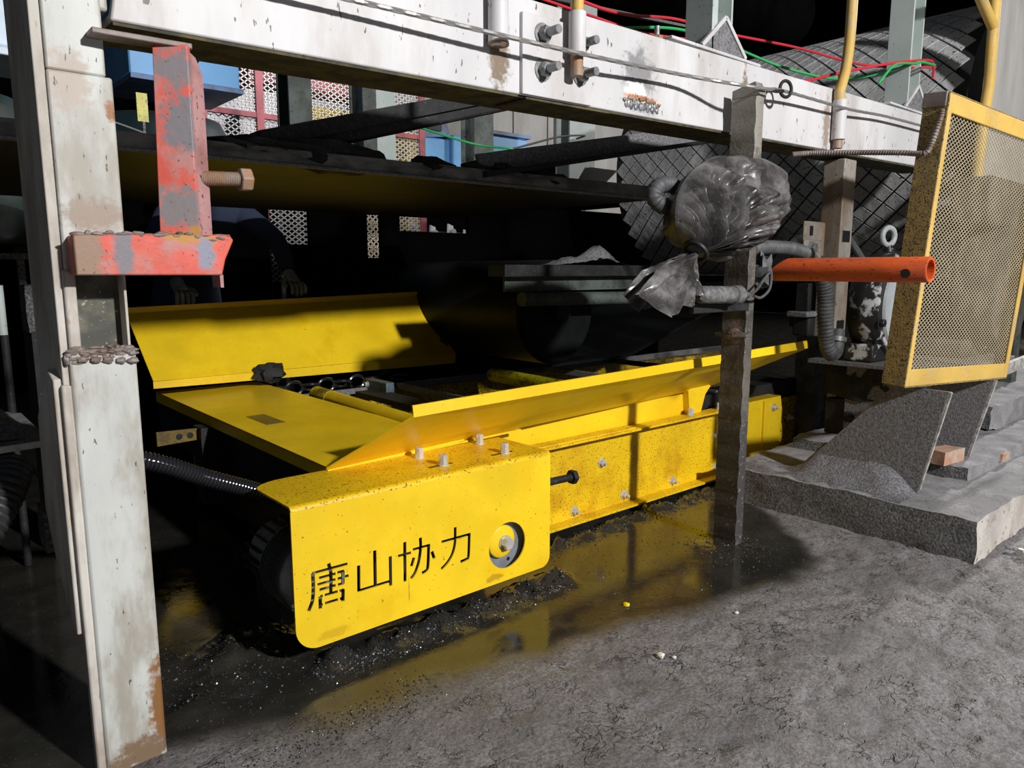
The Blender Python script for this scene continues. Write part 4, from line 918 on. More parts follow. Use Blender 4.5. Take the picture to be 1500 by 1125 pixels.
# drum with diamond lagging
DC, DR, DY0, DY1 = V(5.05, 0, 1.72), 0.76, 1.46, 3.78
drum = thing('head_pulley', 'large dark conveyor drum with diamond-grooved rubber lagging', 'pulley', (5.05, 2.6, 0.95))
MB().lathe((DC.x, DY0, DC.z), (0, 1, 0), [(0.2, 0.02), (DR-0.02, 0.02), (DR, 0.0), (DR, DY1-DY0), (DR-0.05, DY1-DY0+0.02)], 72).build('shell', LAGB, drum)
NA = 40; pa, py = 2*math.pi/NA, 0.128     # tile pitch around and along
gp_ = 0.915
def tile_rings(a, y):
    R_ = []
    for rr, k_ in ((DR-0.002, gp_), (DR+0.008, gp_*0.96)):
        R_.append([V(-rr*math.cos(a+th*k_), y+yy*k_, rr*math.sin(a+th*k_)) for th, yy in ((-pa/2, 0), (0, -py/2), (pa/2, 0), (0, py/2))])
    return R_
tmesh = MB().loft(tile_rings(0, 0)).mesh('lagging_tile', smooth=0); tmesh.materials.append(LAG)
camp = V(0, 0, 1); spots = []
for row in range(int((DY1-DY0)/(py/2))):
    y = DY0+0.08+row*py/2
    if y > DY1-0.06: break
    for k in range(NA):
        a = (k+(0.5 if row % 2 else 0))*pa
        nrm = V(-math.cos(a), 0, math.sin(a)); pos = V(DC.x, y, DC.z)+nrm*DR
        dv = pos-camp; fc = -nrm.dot(dv.normalized())
        w_ = dv.dot(Fw); sx, sy = 750+1080*dv.dot(Rt)/w_, 562.5-1080*dv.dot(Up)/w_
        seen = fc > 0 and ((205 < sy < 345 and sx < 1345) or (60 < sy < 180 and sx > 1080))
        spots.append((0 if seen else 1, -fc/w_**2, a, y))
spots.sort()
for _, _, a, y in spots[:300]:
    o = bpy.data.objects.new('lagging_tile', tmesh); COL.objects.link(o); o.parent = drum
    o.location = V(DC.x, y, DC.z)-BASE[drum]; o.rotation_euler = (0, a, 0); BASE[o] = BASE[drum]
rest = MB()
for _, _, a, y in spots[300:]:
    rest.loft([[p+V(DC.x, 0, DC.z) for p in r_] for r_ in tile_rings(a, y)])
lo = rest.build('lagging_field', LAG, drum, smooth=0); lo['kind'] = 'stuff'

# lower dark parts below the deck
sh = thing('shelf_beam', 'dark steel beam below the deck with a coal heap on it', 'beam', (2.8, 2.56, 0.8))
MB().box(2.15, 3.45, 2.54, 2.66, 0.969, 1.022).build('top_flange', DARK, sh)
MB().box(2.2, 3.45, 2.60, 2.612, 0.899, 0.969).build('web', GREEND, sh)
MB().tube([(2.28, 2.575, 0.864), (3.45, 2.575, 0.846)], 0.033, 16).build('pipe', GREEND, sh)
hp = MB(); rows = []
for i in range(25):
    row = []
    for j in range(13):
        x, y = 2.46+i*0.026, 2.54+j*0.010
        h = max(0, 0.10*math.exp(-((x-2.81)/0.115)**2)+0.035*math.exp(-((x-2.60)/0.09)**2))*(1-((y-2.60)/0.075)**2)
        row.append(V(x, y, 1.021+max(0, h)+0.010*noise.noise(V(x*40, y*40, 0))*(1 if h > 0.01 else 0)))
    rows.append(row)
hp.loft(rows, cap=False, closed=False)
tag(hp.build('coal_heap', COALD, o=(2.77, 2.6, 1.022)), 'small grey coal heap on the dark beam left of the bag', 'coal heap')
rl = thing('return_roller', 'big dark return pulley wrapped by the belt under the deck', 'roller', (2.72, 3.3, 0.5))
MB().lathe((2.68, 2.74, 0.78), (0, 1, 0), [(0.25, 0), (0.27, 0.02), (0.27, 1.2), (0.25, 1.22)], 48).build('shell', mat('belt_black', (0.0045, 0.005, 0.0055), alt=(0.007, 0.008, 0.0085), ascale=4, rough=0.5, bump=0.1, spec=0.15), rl)
MB().lathe((2.68, 2.70, 0.78), (0, 1, 0), [(0.05, 0), (0.05, 1.30)], 20).build('shaft', DARK, rl)
bt = thing('conveyor_belt', 'wide black conveyor belt sagging below the deck', 'belt', (3.8, 3.4, 0.5))
MB().loft([[V(x, 2.78, z), V(x, 3.92, z), V(x, 3.92, z+0.014), V(x, 2.78, z+0.014)] for x, z in ((2.68, 0.493), (3.3, 0.50), (4.0, 0.70), (4.95, 0.925))]).build('return_strand', MATS['belt_black'], bt)
bk = thing('dark_occluder', 'added near-black bulkhead in the dark behind the far yellow plate', 'occluder', (2.5, 4.85, 0))  # added panels that keep light out and the gap under the deck black
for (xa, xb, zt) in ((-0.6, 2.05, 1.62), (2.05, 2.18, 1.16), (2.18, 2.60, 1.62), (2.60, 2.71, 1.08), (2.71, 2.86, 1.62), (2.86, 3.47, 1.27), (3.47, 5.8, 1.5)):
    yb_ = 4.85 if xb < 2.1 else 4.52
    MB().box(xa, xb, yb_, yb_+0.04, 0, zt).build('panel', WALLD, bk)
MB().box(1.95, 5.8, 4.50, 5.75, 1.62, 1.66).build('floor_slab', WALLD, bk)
ub = thing('feed_conveyor', 'dark inclined conveyor tube high behind the white beam', 'conveyor', (6, 5.8, 3.5))
MB().tube([(3.6, 5.4, 4.0), (12.0, 7.0, 5.2)], 0.55, 28).build('trough', WALLD, ub)
MB().tube([(3.5, 5.38, 3.985), (3.65, 5.41, 4.007)], 0.62, 28).build('end_flange', WALLD, ub)
MB().bar((4.2, 5.4, 3.46), (9.0, 6.3, 4.2), 0.05, 0.03).build('tie_bar', DARK, ub)
cw = thing('chute_wall', 'grey painted chute wall rising at the right edge', 'chute', (4.8, 1.39, 0.33))
MB().loft([[V(4.33, 1.386, 1.715), V(5.24, 1.386, 1.715), V(5.24, 1.402, 1.715), V(4.33, 1.402, 1.715)], [V(4.39, 1.386, 2.9), V(5.24, 1.386, 2.9), V(5.24, 1.402, 2.9), V(4.39, 1.402, 2.9)]]).build('upper_plate', GREYP, cw)
MB().quadplate([V(4.24, 1.352, 1.437), V(5.24, 1.352, 1.437), V(5.24, 1.398, 1.754), V(4.33, 1.398, 1.754)], -0.012).build('lower_plate', GREYP, cw)
MB().box(5.10, 5.2, 1.35, 1.43, 0.32, 1.5).build('leg', GREEND, cw)

# ================================================================== PLINTH, PEDESTAL, BEARING, GUARD
def rough_block(name, b, step, amp, mats, parent=None, o=None, seed=0.0):
    x0, x1, y0, y1, z0, z1 = b
    bm = bmesh.new()
    def face(fn, nu, nv):
        g = [[bm.verts.new(fn(i/nu, j/nv)) for j in range(nv+1)] for i in range(nu+1)]
        fs = [bm.faces.new((g[i][j], g[i+1][j], g[i+1][j+1], g[i][j+1])) for i in range(nu) for j in range(nv)]
        return fs
    L = lambda a, b_, t: a+(b_-a)*t
    nxs, nys, nzs = [max(1, int((q-p)/step)) for p, q in ((x0, x1), (y0, y1), (z0, z1))]
    top = face(lambda u, v: (L(x0, x1, u), L(y0, y1, v), z1), nxs, nys)
    fx = face(lambda u, v: (x0, L(y1, y0, u), L(z0, z1, v)), nys, nzs)
    fy = face(lambda u, v: (L(x0, x1, u), y0, L(z0, z1, v)), nxs, nzs)
    bk = face(lambda u, v: (L(x1, x0, u), y1, L(z0, z1, v)), nxs, nzs)
    rt = face(lambda u, v: (x1, L(y0, y1, u), L(z0, z1, v)), nys, nzs)
    for f in fx: f.material_index = 1
    for f in fy: f.material_index = 2
    bmesh.ops.remove_doubles(bm, verts=bm.verts, dist=0.0005)
    for v in bm.verts:
        p = v.co+V(seed, 0, 0)
        e = V(noise.fractal(p*9, 0.9, 2, 4), noise.fractal(p*9+V(9, 0, 0), 0.9, 2, 4), noise.fractal(p*9+V(0, 9, 0), 0.9, 2, 4))
        v.co += e*amp
    bmesh.ops.recalc_face_normals(bm, faces=bm.faces)
    base = BASE[parent] if parent else Vector(o)
    me = bpy.data.meshes.new(name); bm.to_mesh(me); bm.free()
    me.transform(Matrix.Translation(-base))
    for p in me.polygons: p.use_smooth = True
    me.set_sharp_from_angle(angle=math.radians(50))
    for m in mats: me.materials.append(m)
    ob = bpy.data.objects.new(name, me); COL.objects.link(ob)
    if parent: ob.parent = parent
    else: ob.location = base
    BASE[ob] = base
    return ob
pl = thing('concrete_plinth', 'stepped dusty concrete plinth on the right of the floor', 'plinth', (4.0, 1.3, 0))
rough_block('lower_slab', (2.785, 6.5, 0.79, 1.80, -0.01, 0.147), 0.022, 0.007, (CONC, CONCS, CONCF), pl)
rough_block('upper_slab', (3.30, 6.4, 0.985, 1.75, 0.14, 0.205), 0.022, 0.010, (CONC, CONCS, CONC), pl, seed=3)
rough_block('upper_slab', (4.15, 6.4, 1.16, 1.75, 0.20, 0.33), 0.03, 0.016, (CONC, CONCS, CONC), pl, seed=5)
def brick(lab, c, ax, h):
    o = rough_block('brick', (c[0]-h[0], c[0]+h[0], c[1]-h[1], c[1]+h[1], c[2]-h[2], c[2]+h[2]), 0.015, 0.004, (BRK, BRK, BRK), None, c)
    o.rotation_euler.z = ax
    return tag(o, lab, 'brick', 'bricks on the plinth')
brick('broken red brick lying beside the pale strut on the plinth', (3.33, 1.09, 0.235), -0.15, (0.075, 0.04, 0.028))
brick('small brick end showing in the upper plinth edge', (3.72, 0.985, 0.185), 0.0, (0.045, 0.012, 0.018))
ped = thing('bearing_pedestal', 'dust-covered steel pedestal with slanting ribs on the plinth', 'pedestal', (3.3, 1.4, 0.147))
r1 = MB().prism([(1.055, 0.14), (0.975, 0.555), (1.17, 0.555), (1.52, 0.17), (1.52, 0.14)], 'yz', 2.965, 2.985).build('rib', DUSTY, ped)
MB().bar((2.975, 1.052, 0.165), (2.975, 0.972, 0.553), 0.016, 0.010, side=(1, 0, 0)).build('bare_edge', mat('scraped_edge', (0.48, 0.46, 0.43), alt=(0.2, 0.19, 0.18), ascale=40, rough=0.6, bump=0.2), r1, label='pale scraped edge of the rib')
r2 = MB().prism([(1.06, 0.207), (0.985, 0.545), (1.60, 0.545), (1.60, 0.207)], 'yz', 3.50, 3.52).build('rib', DUSTY, ped)
MB().bar((3.51, 1.056, 0.205), (3.51, 0.982, 0.545), 0.018, 0.010, side=(1, 0, 0)).build('bare_edge', MATS['scraped_edge'], r2)
MB().box(3.40, 4.3, 1.13, 1.75, 0.555, 0.575).build('top_plate', DUSTY, ped, bevel=0.003)
MB().bar((3.62, 1.03, 0.555), (4.5, 1.02, 0.60), 0.02, 0.05, side=(0, 1, 0)).build('front_rail', MATS['scraped_edge'], ped)
rough_block('packing_block', (3.52, 3.86, 1.42, 1.70, 0.207, 0.375), 0.02, 0.012, (COALD, DARK, DUSTY), ped, seed=7)
rough_block('packing_block', (3.50, 3.95, 1.40, 1.72, 0.39, 0.548), 0.02, 0.016, (COALD, DARK, DARK), ped, seed=9)
bolt_mb((3.52, 1.58, 0.30), (-1, -0.2, 0), 0.05, 0.03, stud=0.02, sr=0.012).build('anchor_bolt', DARK, ped)
hpr = []
for i in range(34):
    row = []
    for j in range(26):
        y, x = 1.05+i*0.021, 2.70+j*0.0125
        k = max(0, (x-2.80)/0.18)
        h = 0.147+0.10*k**1.6*sstep(1.04, 1.16, y)*(1-sstep(1.42, 1.58, y))+0.012*noise.fractal(V(x*12, y*12, 4), 0.9, 2, 4) if x > 2.80 else 0.135
        row.append(V(max(x, 2.795), y, h))
    hpr.append(row)
hm = MB().loft(hpr, cap=False, closed=False)
tag(hm.build('dust_heap', COALD, o=(2.9, 1.4, 0.147)), 'heap of grey coal dust banked against the pedestal rib', 'dust heap')
# bearing housing
bh = thing('bearing_housing', 'black and white splashed bearing housing with an eye bolt', 'bearing', (3.93, 1.6, 0.56))
MB().lathe((3.66, 1.47, 0.835), (0, 1, 0), [(0.20, -0.03), (0.235, -0.025), (0.25, 0.0), (0.25, 0.08), (0.23, 0.12)], 48).build('body', BRGW, bh)
MB().lathe((3.66, 1.4395, 0.835), (0, -1, 0), [(0.205, 0), (0.20, 0.012), (0.0, 0.014)], 44).build('cover_disc', DISCW, bh, label='pale round bearing cover')
MB().box(3.44, 3.92, 1.46, 1.60, 0.576, 0.66).build('base', BRGW, bh, bevel=0.01)
for k in range(6):
    a = math.radians(20+60*k)
    bolt_mb((3.66+0.218*math.cos(a), 1.445, 0.835+0.218*math.sin(a)), (0, -1, 0), 0.034, 0.02).build('cover_bolt', BRGW, bh)
ebo = MB().torus((3.655, 1.52, 1.155), (0.3, 1, 0), 0.040, 0.013, 24, 10).build('eye_bolt', DISCW, bh, label='pale eye bolt on top')
MB().tube([(3.67, 1.52, 1.06), (3.66, 1.52, 1.115)], [0.035, 0.016], 14).build('shank', BRGW, ebo)
MB().tube(spline([(3.50, 1.70, 1.22), (3.56, 1.66, 1.14), (3.60, 1.62, 1.06), (3.60, 1.58, 1.0)], 0.03), 0.018, 10).build('grease_line', HOSE, bh)

# mesh guard
GO, GU, GV = V(2.764, 1.053, 0.585), V(0.9952, -0.0870, -0.0455).normalized(), V(0.0410, -0.0527, 0.9978).normalized()
GB = GV.cross(GU).normalized(); GW, GH = 0.872, 1.005
gd = thing('mesh_guard', 'dusty yellow framed mesh guard at the right edge', 'guard', GO)
def gbox(u0, u1, v0, v1, n0, n1, nm, m, bev=0.003):
    c = GO+GU*(u0+u1)/2+GV*(v0+v1)/2+GB*(n0+n1)/2
    return MB().obox(c, GU, GV, GB, (u1-u0)/2, (v1-v0)/2, (n1-n0)/2).build(nm, m, gd, bevel=bev)
gbox(0.004, 0.030, 0.0, GH, 0.0, 0.008, 'stile', YELO)
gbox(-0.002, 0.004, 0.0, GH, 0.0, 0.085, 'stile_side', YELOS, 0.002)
gbox(GW-0.030, GW, 0.0, GH, 0.0, 0.008, 'stile', YELO)
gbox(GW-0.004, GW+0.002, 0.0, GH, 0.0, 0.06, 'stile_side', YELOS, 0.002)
gbox(0.030, GW-0.030, 0.0, 0.062, 0.0, 0.008, 'rail', YELO)
gbox(0.030, GW-0.030, GH-0.062, GH, 0.0, 0.008, 'rail', YELO)
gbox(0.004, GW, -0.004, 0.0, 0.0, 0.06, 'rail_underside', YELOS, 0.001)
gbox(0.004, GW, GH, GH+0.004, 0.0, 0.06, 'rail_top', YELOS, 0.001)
gbox(-0.006, 0.03, GH-0.045, GH+0.006, 0.008, 0.088, 'burnt_corner', BARE)
so = screen_mb(GO+GU*0.026+GV*0.056+GB*0.010, GU, GV, GW-0.052, GH-0.112, 0.0265, 0.0165, 0.0023, 0.0018).build('mesh_infill', MESHY, gd, smooth=0)
so['kind'] = 'stuff'
rbp = spline([(2.70, 1.50, 1.432), (2.757, 1.45, 1.437), (2.79, 1.30, 1.425), (2.795, 1.15, 1.408), (2.785, 1.065, 1.395), (2.789, 1.045, 1.415), (2.800, 1.025, 1.50), (2.80, 1.02, 1.535)], 0.0045)
tag(MB().tube(rbp, [0.0105 if i % 2 else 0.0085 for i in range(len(rbp))], 10).build('rebar_hook', RST if 0 else BARE), 'bent ribbed steel bar hooking the mesh guard to the beam', 'steel bar')
# machinery behind the guard
gmch = thing('guarded_coupling', 'dusty coupling and shaft behind the yellow mesh guard', 'coupling', (4.3, 1.3, 0.57))
MB().lathe((4.25, 1.22, 0.92), (0, 1, 0), [(0.10, -0.08), (0.30, -0.06), (0.32, 0.0), (0.32, 0.10), (0.12, 0.14)], 40).build('flywheel', mat('dusty_tan', (0.085, 0.075, 0.058), alt=(0.03, 0.027, 0.022), ascale=6, athr=0.5, rough=0.8, bump=0.4), gmch)
MB().box(3.85, 4.9, 1.16, 1.34, 1.20, 1.42).build('casing', MATS['dusty_tan'], gmch, bevel=0.02)
MB().box(3.95, 4.7, 1.26, 1.5, 0.575, 0.66).build('base', MATS['dusty_tan'], gmch, bevel=0.01)
MB().tube([(4.25, 1.15, 0.92), (4.25, 1.43, 0.92)], 0.06, 18).build('shaft', GALV, gmch)

# ================================================================== HALL BEYOND THE DECK
cladding = thing('wall_cladding', 'pale panelled cladding far behind the blue machine', 'cladding', (6.5, 9.2, 1.9))
for i, (a, b) in enumerate(((3.0, 4.4), (4.42, 5.75), (5.77, 6.55), (6.58, 7.25), (7.28, 7.95), (7.98, 8.7), (8.73, 9.6), (9.63, 11.0))):
    MB().box(a, b, 9.2, 9.23, 1.95, 4.6).build('panel', PALE if i < 3 else GREYP, cladding)
MB().box(7.20, 7.30, 9.14, 9.2, 1.95, 4.6).build('post', DARK, cladding)
MB().box(8.90, 9.0, 9.14, 9.2, 1.95, 4.6).build('post', DARK, cladding)
sc2 = thing('mesh_fence', 'mesh fence with maroon posts seen above the dark deck', 'fence', (3.1, 6.0, 0))
fo = screen_mb((2.05, 6.0, 0.9), (1, 0, 0), (0, 0, 1), 2.0, 2.3, 0.062, 0.044, 0.0085, 0.006).build('mesh_infill', MESH, sc2, smooth=0); fo['kind'] = 'stuff'
for x, m in ((2.50, MARO), (3.37, MARO), (2.05, MARO), (4.05, MARO)):
    MB().box(x-0.03, x+0.03, 5.97, 6.02, 0, 3.2).build('post', m, sc2)
MB().box(2.05, 4.05, 5.98, 6.02, 2.95, 3.0).build('rail', MARO, sc2)
MB().box(2.05, 4.05, 5.98, 6.02, 2.20, 2.24).build('rail', MARO, sc2)
for i, (a, b, z0, z1, m) in enumerate(((2.3, 3.4, 2.62, 2.86, MARO), (2.7, 3.6, 2.36, 2.50, YELG), (2.2, 2.9, 2.02, 2.30, PALE))):
    nm = ('maroon_duct', 'yellow_duct', 'pale_box')[i]
    o = thing(nm, ('long maroon duct behind the mesh fence', 'dull yellow duct behind the mesh fence', 'pale box low behind the mesh fence')[i], ('duct', 'duct', 'box')[i], ((a+b)/2, 6.7, z0))
    MB().box(a+0.4, b+0.4, 6.6, 6.9, z0, z1).build('body', m, o, bevel=0.03)
    MB().box(a+0.36, a+0.41, 6.57, 6.93, z0-0.03, z1+0.03).build('end_flange', m, o)
    MB().box(b+0.39, b+0.44, 6.57, 6.93, z0-0.03, z1+0.03).build('end_flange', m, o)
    MB().box((a+b)/2+0.36+0.06*i, (a+b)/2+0.40+0.06*i, 6.93, 6.97, 0, z1).build('stand', DARK, o)
    MB().box((a+b)/2+0.36+0.06*i, (a+b)/2+0.40+0.06*i, 6.88, 6.97, z0+0.02, z0+0.06).build('stand', DARK, o)
def hcol(lab, x0, x1, y, m, z1=3.4):
    z0 = 1.66
    t = thing('steel_column', lab, 'column', ((x0+x1)/2, y, z0), 'columns beyond the deck')
    MB().box(x0, x1, y, y+0.015, z0, z1).build('front_flange', m, t)
    MB().box((x0+x1)/2-0.008, (x0+x1)/2+0.008, y+0.015, y+0.17, z0, z1).build('web', m, t)
    MB().box(x0, x1, y+0.17, y+0.185, z0, z1).build('back_flange', m, t)
    return t
hcol('grimy dark green column in front of the mesh fence', 2.115, 2.27, 4.6, GREEND)
hcol('narrow dark green column right of the mesh fence', 2.64, 2.745, 4.6, GREEND)
hcol('pale green column stub right of the narrow dark one', 2.76, 2.93, 4.66, GREENW)
hcol('dark green column in front of the blue machine', 3.905, 4.11, 5.0, GREEND)
hcol('pale green column above the dusty brace', 5.02, 5.36, 5.0, GREENW)
b1 = thing('blue_duct', 'bright blue sheet-metal duct behind the red bracket', 'duct', (1.75, 5.2, 2.14))
MB().box(1.30, 1.965, 5.0, 5.6, 2.16, 2.75).build('casing', BLUE, b1, bevel=0.01)
MB().box(1.30, 1.98, 4.98, 5.62, 2.135, 2.165).build('lower_flange', BLUED, b1)
MB().lathe((1.66, 5.1, 2.02), (0, 0, 1), [(0.10, 0), (0.10, 0.13)], 20).build('outlet', BLUE, b1)
dt = thing('dark_tank', 'dark round tank below the blue duct', 'tank', (1.65, 5.5, 0.9))
MB().lathe((1.62, 5.55, 0.9), (0, 0, 1), [(0.40, 0), (0.42, 0.05), (0.42, 1.02), (0.38, 1.10)], 32).build('shell', mat('dark_teal', (0.012, 0.030, 0.034), alt=(0.02, 0.035, 0.04), ascale=3, rough=0.5), dt)
MB().torus((1.62, 5.55, 1.6), (0, 0, 1), 0.425, 0.02, 32, 8).build('band', MATS['dark_teal'], dt)
b2 = thing('blue_machine', 'blue pump casing behind the dark green column', 'machine', (5.1, 7.2, 1.6))
MB().box(4.72, 5.12, 7.0, 7.6, 1.9, 2.45).build('casing', BLUE, b2, bevel=0.02)
MB().box(5.12, 5.55, 6.95, 7.6, 1.9, 2.50).build('casing', BLUE, b2, bevel=0.02)
MB().prism([(4.62, 2.42), (5.12, 2.48), (5.02, 2.72), (4.70, 2.60)], 'xz', 6.98, 7.5).build('sloped_hood', BLUED, b2)
MB().box(4.80, 4.98, 6.96, 6.985, 2.52, 2.60).build('slot', BLK_RIM, b2)
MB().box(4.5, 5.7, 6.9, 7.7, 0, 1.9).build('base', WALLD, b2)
b3 = thing('blue_box', 'small blue box right of the dark green column', 'box', (6.0, 7.2, 2.3))
MB().box(5.70, 6.28, 7.0, 7.5, 2.30, 2.61).build('body', BLUE, b3, bevel=0.015)
MB().box(5.66, 6.32, 6.96, 7.54, 2.58, 2.62).build('lid', BLUED, b3)
MB().box(5.70, 6.9, 7.0, 7.5, 0, 2.30).build('base', WALLD, b3)
yb = thing('yellow_cabinet', 'rusty yellow cabinet left of the blue pump casing', 'cabinet', (4.28, 6.5, 0))
MB().box(4.185, 4.37, 6.5, 6.7, 0.0, 2.37).build('body', YELG, yb, bevel=0.01)
MB().box(4.20, 4.355, 6.485, 6.5, 1.3, 2.33).build('door', YELG, yb)
wire('hanging_cable', 'thin green cable sagging in front of the blue machine', GRNW, [(2.70, 4.59, 2.06), (3.2, 4.4, 1.93), (3.5, 4.4, 1.90), (3.8, 4.4, 1.905), (4.0, 4.99, 1.96)], 0.008)
wire('hanging_cable', 'thin black cable running on to the dark green column', BLKW, [(3.8, 4.4, 1.905), (4.1, 4.5, 1.99), (4.5, 4.6, 2.10), (4.9, 4.7, 2.17), (5.1, 4.99, 2.2)], 0.008)
wire('hanging_cable', 'dark cable crossing the bright blue duct', BLKW, [(1.45, 4.8, 2.12), (1.60, 4.8, 2.21), (1.70, 4.8, 2.36), (1.78, 4.8, 2.55)], 0.011)
wire('hanging_cable', 'thin pale cable between the post and the red bracket', STW, [(0.70, 3.6, 1.66), (0.95, 3.6, 1.60), (1.25, 3.6, 1.50)], 0.004)
yt = thing('yellow_tag', 'small yellow tag standing in the dark left of the red bracket', 'tag', (0.98, 3.6, 1.45))
MB().box(0.955, 1.0, 3.6, 3.61, 1.64, 1.76).build('plate', YELL, yt)
MB().box(0.975, 0.985, 3.602, 3.608, 1.34, 1.64).build('stem', DUSTY, yt)
# glimpses under the deck
mg = thing('yellow_mesh_guard', 'small lit yellow mesh guard in the dark under the deck', 'guard', (3.55, 6.2, 0.9))
g2 = screen_mb((3.52, 6.2, 1.08), (1, 0, 0), (0, 0, 1), 0.20, 0.42, 0.055, 0.075, 0.010, 0.005).build('mesh_infill', YELO, mg, smooth=0); g2['kind'] = 'stuff'
MB().box(3.47, 3.52, 6.18, 6.22, 0.0, 1.50).build('post', YELO, mg)
ir = thing('idler_rail', 'dark rail carrying the pale idler brackets', 'rail', (4.3, 6.25, 0))
MB().box(3.75, 4.95, 6.22, 6.27, 1.33, 1.38).build('rail', DARK, ir)
for x in (3.78, 4.90): MB().box(x-0.02, x+0.02, 6.22, 6.26, 0, 1.33).build('leg', DARK, ir)
for i, (x, z) in enumerate(((3.88, 1.38), (4.08, 1.42), (4.3, 1.39), (4.52, 1.41), (4.72, 1.36))):
    t = thing('idler_bracket', ('leftmost pale idler bracket glimpsed under the deck', 'second pale idler bracket from the left under the deck', 'middle pale idler bracket glimpsed under the deck', 'fourth pale idler bracket from the left under the deck', 'rightmost pale idler bracket glimpsed under the deck')[i], 'bracket', (x, 6.2, z), 'idler brackets under the deck')
    MB().prism([(x-0.03, z-0.11), (x+0.06, z-0.13), (x+0.04, z+0.03), (x-0.02, z+0.05)], 'xz', 6.2, 6.22).build('plate', PALE, t)
    MB().lathe((x+0.02, 6.19, z-0.03), (0, -1, 0), [(0.03, 0), (0.03, 0.03)], 14).build('roller_end', STW, t)

# ================================================================== FAR LEFT
lb = thing('light_box', 'pale blue sheet-metal box at the top left edge', 'box', (0.38, 3.0, 1.68))
MB().box(0.15, 0.46, 3.0, 3.3, 1.715, 1.90).build('body', mat('pale_blue_paint', (0.60, 0.72, 0.85), rough=0.5, speck=(0.2, 0.22, 0.25), sscale=50, sthr=0.7, bump=0.03), lb, bevel=0.01)
MB().box(0.13, 0.465, 2.97, 3.32, 1.685, 1.71).build('lower_flange', MATS['pale_blue_paint'], lb, bevel=0.004)
for x in (0.2, 0.42): MB().tube([(x, 3.15, 1.90), (x, 3.15, 6.0)], 0.008, 8).build('hanger_rod', GALV, lb)
for x in (1.36, 1.90): MB().tube([(x, 5.3, 2.75), (x, 5.3, 6.0)], 0.012, 8).build('hanger_rod', GALV, b1)
gt = thing('green_tank', 'dark green tank in the shade left of the post', 'tank', (0.27, 4.38, 1.12))
MB().lathe((0.27, 4.38, 1.12), (0, 0, 1), [(0.36, 0), (0.40, 0.08), (0.40, 0.60), (0.36, 0.66)], 40).build('shell', mat('dark_green_paint', (0.025, 0.048, 0.042), alt=(0.014, 0.024, 0.02), ascale=3, rough=0.45, bump=0.05), gt)
MB().torus((0.27, 4.38, 1.48), (0, 0, 1), 0.402, 0.012, 40, 8).build('seam', MATS['dark_green_paint'], gt)
lr = thing('shelf_rack', 'dim grey rack frame left of the post', 'rack', (0.4, 3.0, 0.7))
MB().box(0.10, 0.62, 3.0, 3.04, 1.035, 1.055).build('rail', CONCS, lr)
MB().box(0.385, 0.405, 3.0, 3.03, 0.95, 1.036).build('upright', CONCS, lr)
rough_block('concrete_block', (0.393, 0.50, 2.98, 3.10, 0.787, 0.950), 0.02, 0.004, (CONCS, CONCS, CONCS), None, (0.44, 3.04, 0.787))
tag(bpy.data.objects['concrete_block'], 'rough grey block below the dim rack left of the post', 'block')
MB().box(0.40, 0.50, 2.97, 3.15, 0.0, 0.786).build('stand', DARK, lr)
pt = thing('pale_pipe', 'pale vertical pipe at the extreme left edge', 'pipe', (0.33, 2.9, 0.6))
MB().lathe((0.312, 2.9, 0.79), (0, 0, 1), [(0.014, 0), (0.014, 0.16)], 16).build('pipe', GREENW, pt)
MB().lathe((0.315, 2.9, 0.0), (0, 0, 1), [(0.012, 0), (0.012, 0.79)], 16).build('lower_pipe', DARK, pt)
pf = thing('side_platform', 'small dust-heaped steel platform at the left edge', 'platform', (0.12, 1.95, 0.6))
MB().loft([[V(-0.25, 1.86, 0.604), V(-0.25, 2.4, 0.604), V(-0.25, 2.4, 0.618), V(-0.25, 1.86, 0.618)], [V(0.268, 1.90, 0.612), V(0.268, 2.3, 0.612), V(0.268, 2.3, 0.626), V(0.268, 1.90, 0.626)]]).build('plate', DUSTY, pf)
MB().bar((-0.25, 1.858, 0.610), (0.255, 1.897, 0.617), 0.014, 0.006, side=(0, 0, 1)).build('front_edge', PST, pf, label='white front edge of the platform')
MB().bar((0.19, 1.93, 0.605), (0.30, 1.95, 0.48), 0.02, 0.012).build('strut', DARK, pf)
MB().bar((0.10, 1.95, 0.605), (0.16, 2.1, 0.0), 0.02, 0.012).build('strut', DARK, pf)
rows = []
for i in range(26):
    row = []
    for j in range(20):
        x, y = -0.2+i*0.018, 1.93+j*0.022
        h = 0.13*max(0, 1-((x+0.02)/0.27)**2)*max(0, 1-((y-2.14)/0.22)**2)
        row.append(V(x, y, 0.624+h+0.012*noise.fractal(V(x*25, y*25, 1), 0.8, 2, 4)*(1 if h > 0.01 else 0)))
    rows.append(row)
tag(MB().loft(rows, cap=False, closed=False).build('coal_dust_pile', COALD, o=(0.02, 2.1, 0.626)), 'dark coal dust pile on the platform at the left edge', 'coal dust')
hose('corrugated_hose', 'thick dark corrugated hose below the platform at the left edge', RUB, [(0.02, 1.75, 0.36), (0.10, 1.80, 0.44), (0.17, 1.86, 0.525), (0.20, 1.92, 0.575)], 0.042, 0.014)
bl = rough_block('hanging_block', (0.245, 0.285, 1.90, 1.99, 0.36, 0.46), 0.012, 0.004, (CONCS, CONCS, CONCS), None, (0.265, 1.94, 0.36))
tag(bl, 'dusty block hanging behind the post gusset', 'block')

